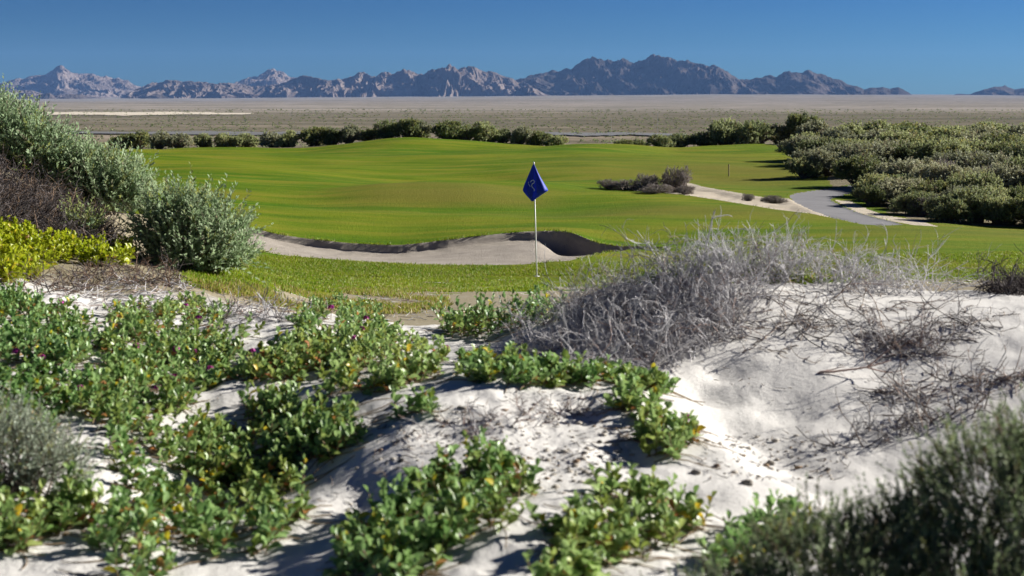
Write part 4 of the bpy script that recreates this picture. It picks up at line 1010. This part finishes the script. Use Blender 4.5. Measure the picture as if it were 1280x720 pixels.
# ------------------------------------------------------------------ flagstick
def flagstick():
    d = 26.7; bx = (671 - 640) * d / F; bz = float(gz(bx, d))
    e = empty('flagstick', (bx, d, bz), 'white golf flagstick with a limp dark blue flag at the bunker', 'flag')
    tip = np.array([(667.3 - 640) * d / F - bx, 0, ZC - (204 - HOR) * d / F - bz])
    dn = norm(tip[None])[0]
    def lathe(rows, sides=16):
        V = []; a = np.arange(sides) * 2 * PI / sides
        sx = norm(np.cross(dn, [0, 1, 0])[None])[0]; sy = np.cross(dn, sx)
        for t, r in rows:
            for k in a: V.append(dn * t + sx * r * math.cos(k) + sy * r * math.sin(k))
        ii = np.arange(len(rows) * sides).reshape(len(rows), sides); nx = np.roll(ii, -1, 1)
        return np.array(V), np.stack([ii[:-1], nx[:-1], nx[1:], ii[1:]], -1).reshape(-1, 4)
    Lp = float(np.linalg.norm(tip))
    V, Fq = lathe([(-.12, .0), (-.12, .011), (.2, .0125), (.21, .012), (Lp - .03, .009), (Lp - .03, 0)])
    mesh_obj('pole', mesh_data('pole', V, Fq, M['white_paint']), e)
    V, Fq = lathe([(Lp - .032, .010), (Lp - .02, .016), (Lp - .002, .019), (Lp + .018, .015), (Lp + .028, .0)])
    mesh_obj('knob', mesh_data('knob', V, Fq, M['white_paint']), e)
    V, Fq = lathe([(-.02, .055), (.004, .055), (.004, .02)])
    mesh_obj('hole_cup', mesh_data('hole_cup', V, Fq, M['white_paint']), e)
    # cloth: rows from the top knot to the bottom corner; left and right outline traced, folds in depth
    rows = [(205.5, 666.3, 667.6), (210, 664.2, 669.8), (216, 661.8, 672.6), (222, 659.2, 675.8), (228, 656.6, 679.4), (232, 655.0, 681.8), (236, 653.6, 684.2), (238.2, 653.6, 685.0), (240.5, 655.0, 681.6), (244, 657.8, 676.2), (248, 661.4, 670.2), (251.5, 664.6, 666.6)]
    NXc = 22; V = []
    rr = np.array(rows); yy = np.linspace(0, len(rows) - 1, 40)
    for q in yy:
        i = min(int(q), len(rows) - 2); f = q - i; r = rr[i] * (1 - f) + rr[i + 1] * f
        for j in range(NXc):
            s = j / (NXc - 1); px = r[1] + (r[2] - r[1]) * s; x = (px - 640) * d / F - bx; z = ZC - (r[0] - HOR) * d / F - bz
            wdt = (r[2] - r[1]) / 31.0
            y = -.016 - .075 * wdt * math.sin(PI * s) * (.5 + .5 * s) - .030 * wdt * math.sin(s * 9.5 + q * .10) - .012 * wdt * math.sin(s * 21 + q * .3)
            V.append((x, y, z))
    ii = np.arange(len(yy) * NXc).reshape(len(yy), NXc); Fq = np.stack([ii[:-1, :-1], ii[:-1, 1:], ii[1:, 1:], ii[1:, :-1]], -1).reshape(-1, 4)
    V = np.array(V)
    fl = mesh_obj('flag_cloth', mesh_data('flag_cloth', V, Fq, M['flag'], True, np.tile(rng.uniform(.3, .7), len(V))), e)
    md = fl.modifiers.new('thickness', 'SOLIDIFY'); md.thickness = .002
    G = V.reshape(len(yy), NXc, 3)
    def onflag(px, py):
        q = np.interp(py, rr[:, 0], np.arange(len(rows))) / (len(rows) - 1) * (len(yy) - 1); i = min(int(q), len(yy) - 2); f = q - i
        rw = G[i] * (1 - f) + G[i + 1] * f; x = (px - 640) * d / F - bx
        return np.array([x, np.interp(x, rw[:, 0], rw[:, 1]) - .005, ZC - (py - HOR) * d / F - bz])
    Vs, Fs, off = [], [], 0
    for line, wd in (([(663.0, 227.5), (664.6, 225.4), (666.8, 225.0), (668.2, 226.6), (667.4, 228.6), (665.2, 229.6)], 1.2), ([(665.2, 229.6), (664.4, 232.0), (665.4, 234.0), (667.0, 235.4), (668.0, 237.4), (667.4, 238.8)], 1.2), ([(660.4, 229.5), (661.6, 231.2), (662.8, 233.2)], .7), ([(661.0, 227.0), (660.2, 229.0)], .7)):
        Lc = np.array(line); tg = np.gradient(Lc, axis=0); nrm_ = np.stack([-tg[:, 1], tg[:, 0]], -1); nrm_ /= np.linalg.norm(nrm_, axis=1, keepdims=True)
        for p_, n_ in zip(Lc, nrm_):
            Vs += [onflag(*(p_ + n_ * wd / 2 * .8)), onflag(*(p_ - n_ * wd / 2 * .8))]
        k = len(Lc)
        for i in range(k - 1): Fs.append([off + 2 * i, off + 2 * i + 1, off + 2 * i + 3, off + 2 * i + 2])
        off += 2 * k
    mesh_obj('emblem', mesh_data('emblem', np.array(Vs), np.array(Fs), M['emblem']), fl)
flagstick()
# the small stake on the far green, and the two pale poles on the plain
def post(name, label, cat, loc, h, r, mat, cap, arm=None, group=None):
    e = empty(name, loc, label, cat, group)
    a = np.array([[[0, 0, -.2], [0, 0, h * .5], [0, 0, h]]]); V, Fq = tubes(a, np.array([r]), np.array([r * .7]), 10)
    mesh_obj('pole', mesh_data('pole', V, Fq, mat), e)
    c = np.array([[[0, 0, h - cap], [0, 0, h - cap * .3], [0, 0, h + .001 + cap * .2]]]); V, Fq = tubes(c, np.array([r * 1.4]), np.array([r * 1.0]), 10)
    mesh_obj('cap', mesh_data('cap', V, Fq, mat), e)
    if arm:
        c = np.array([[[-arm, 0, h * .93], [0, 0, h * .93], [arm, 0, h * .93]]]); V, Fq = tubes(c, np.array([r * .7]), np.array([r * .7]), 6)
        mesh_obj('crossarm', mesh_data('crossarm', V, Fq, mat), e)
post('marker_stake', 'small brown stake standing on the far lawn left of the thicket', 'stake', on(911, 64), 0.52, .028, M['wood'], .08)
for px, y, top, lab in ((764, 330, 149, 'pale thin pole on the plain just behind the lawn crest'), (822, 420, 141, 'faint thin pole on the plain, right of the other pole')):
    x = (px - 640) / F * y; z = plain_z(x, y); h = ZC - (top - HOR) * y / F - z
    post('utility_pole', lab, 'pole', (x, y, z), h, .06, M['metal'], .25, .0 or None, 'pale poles on the plain')
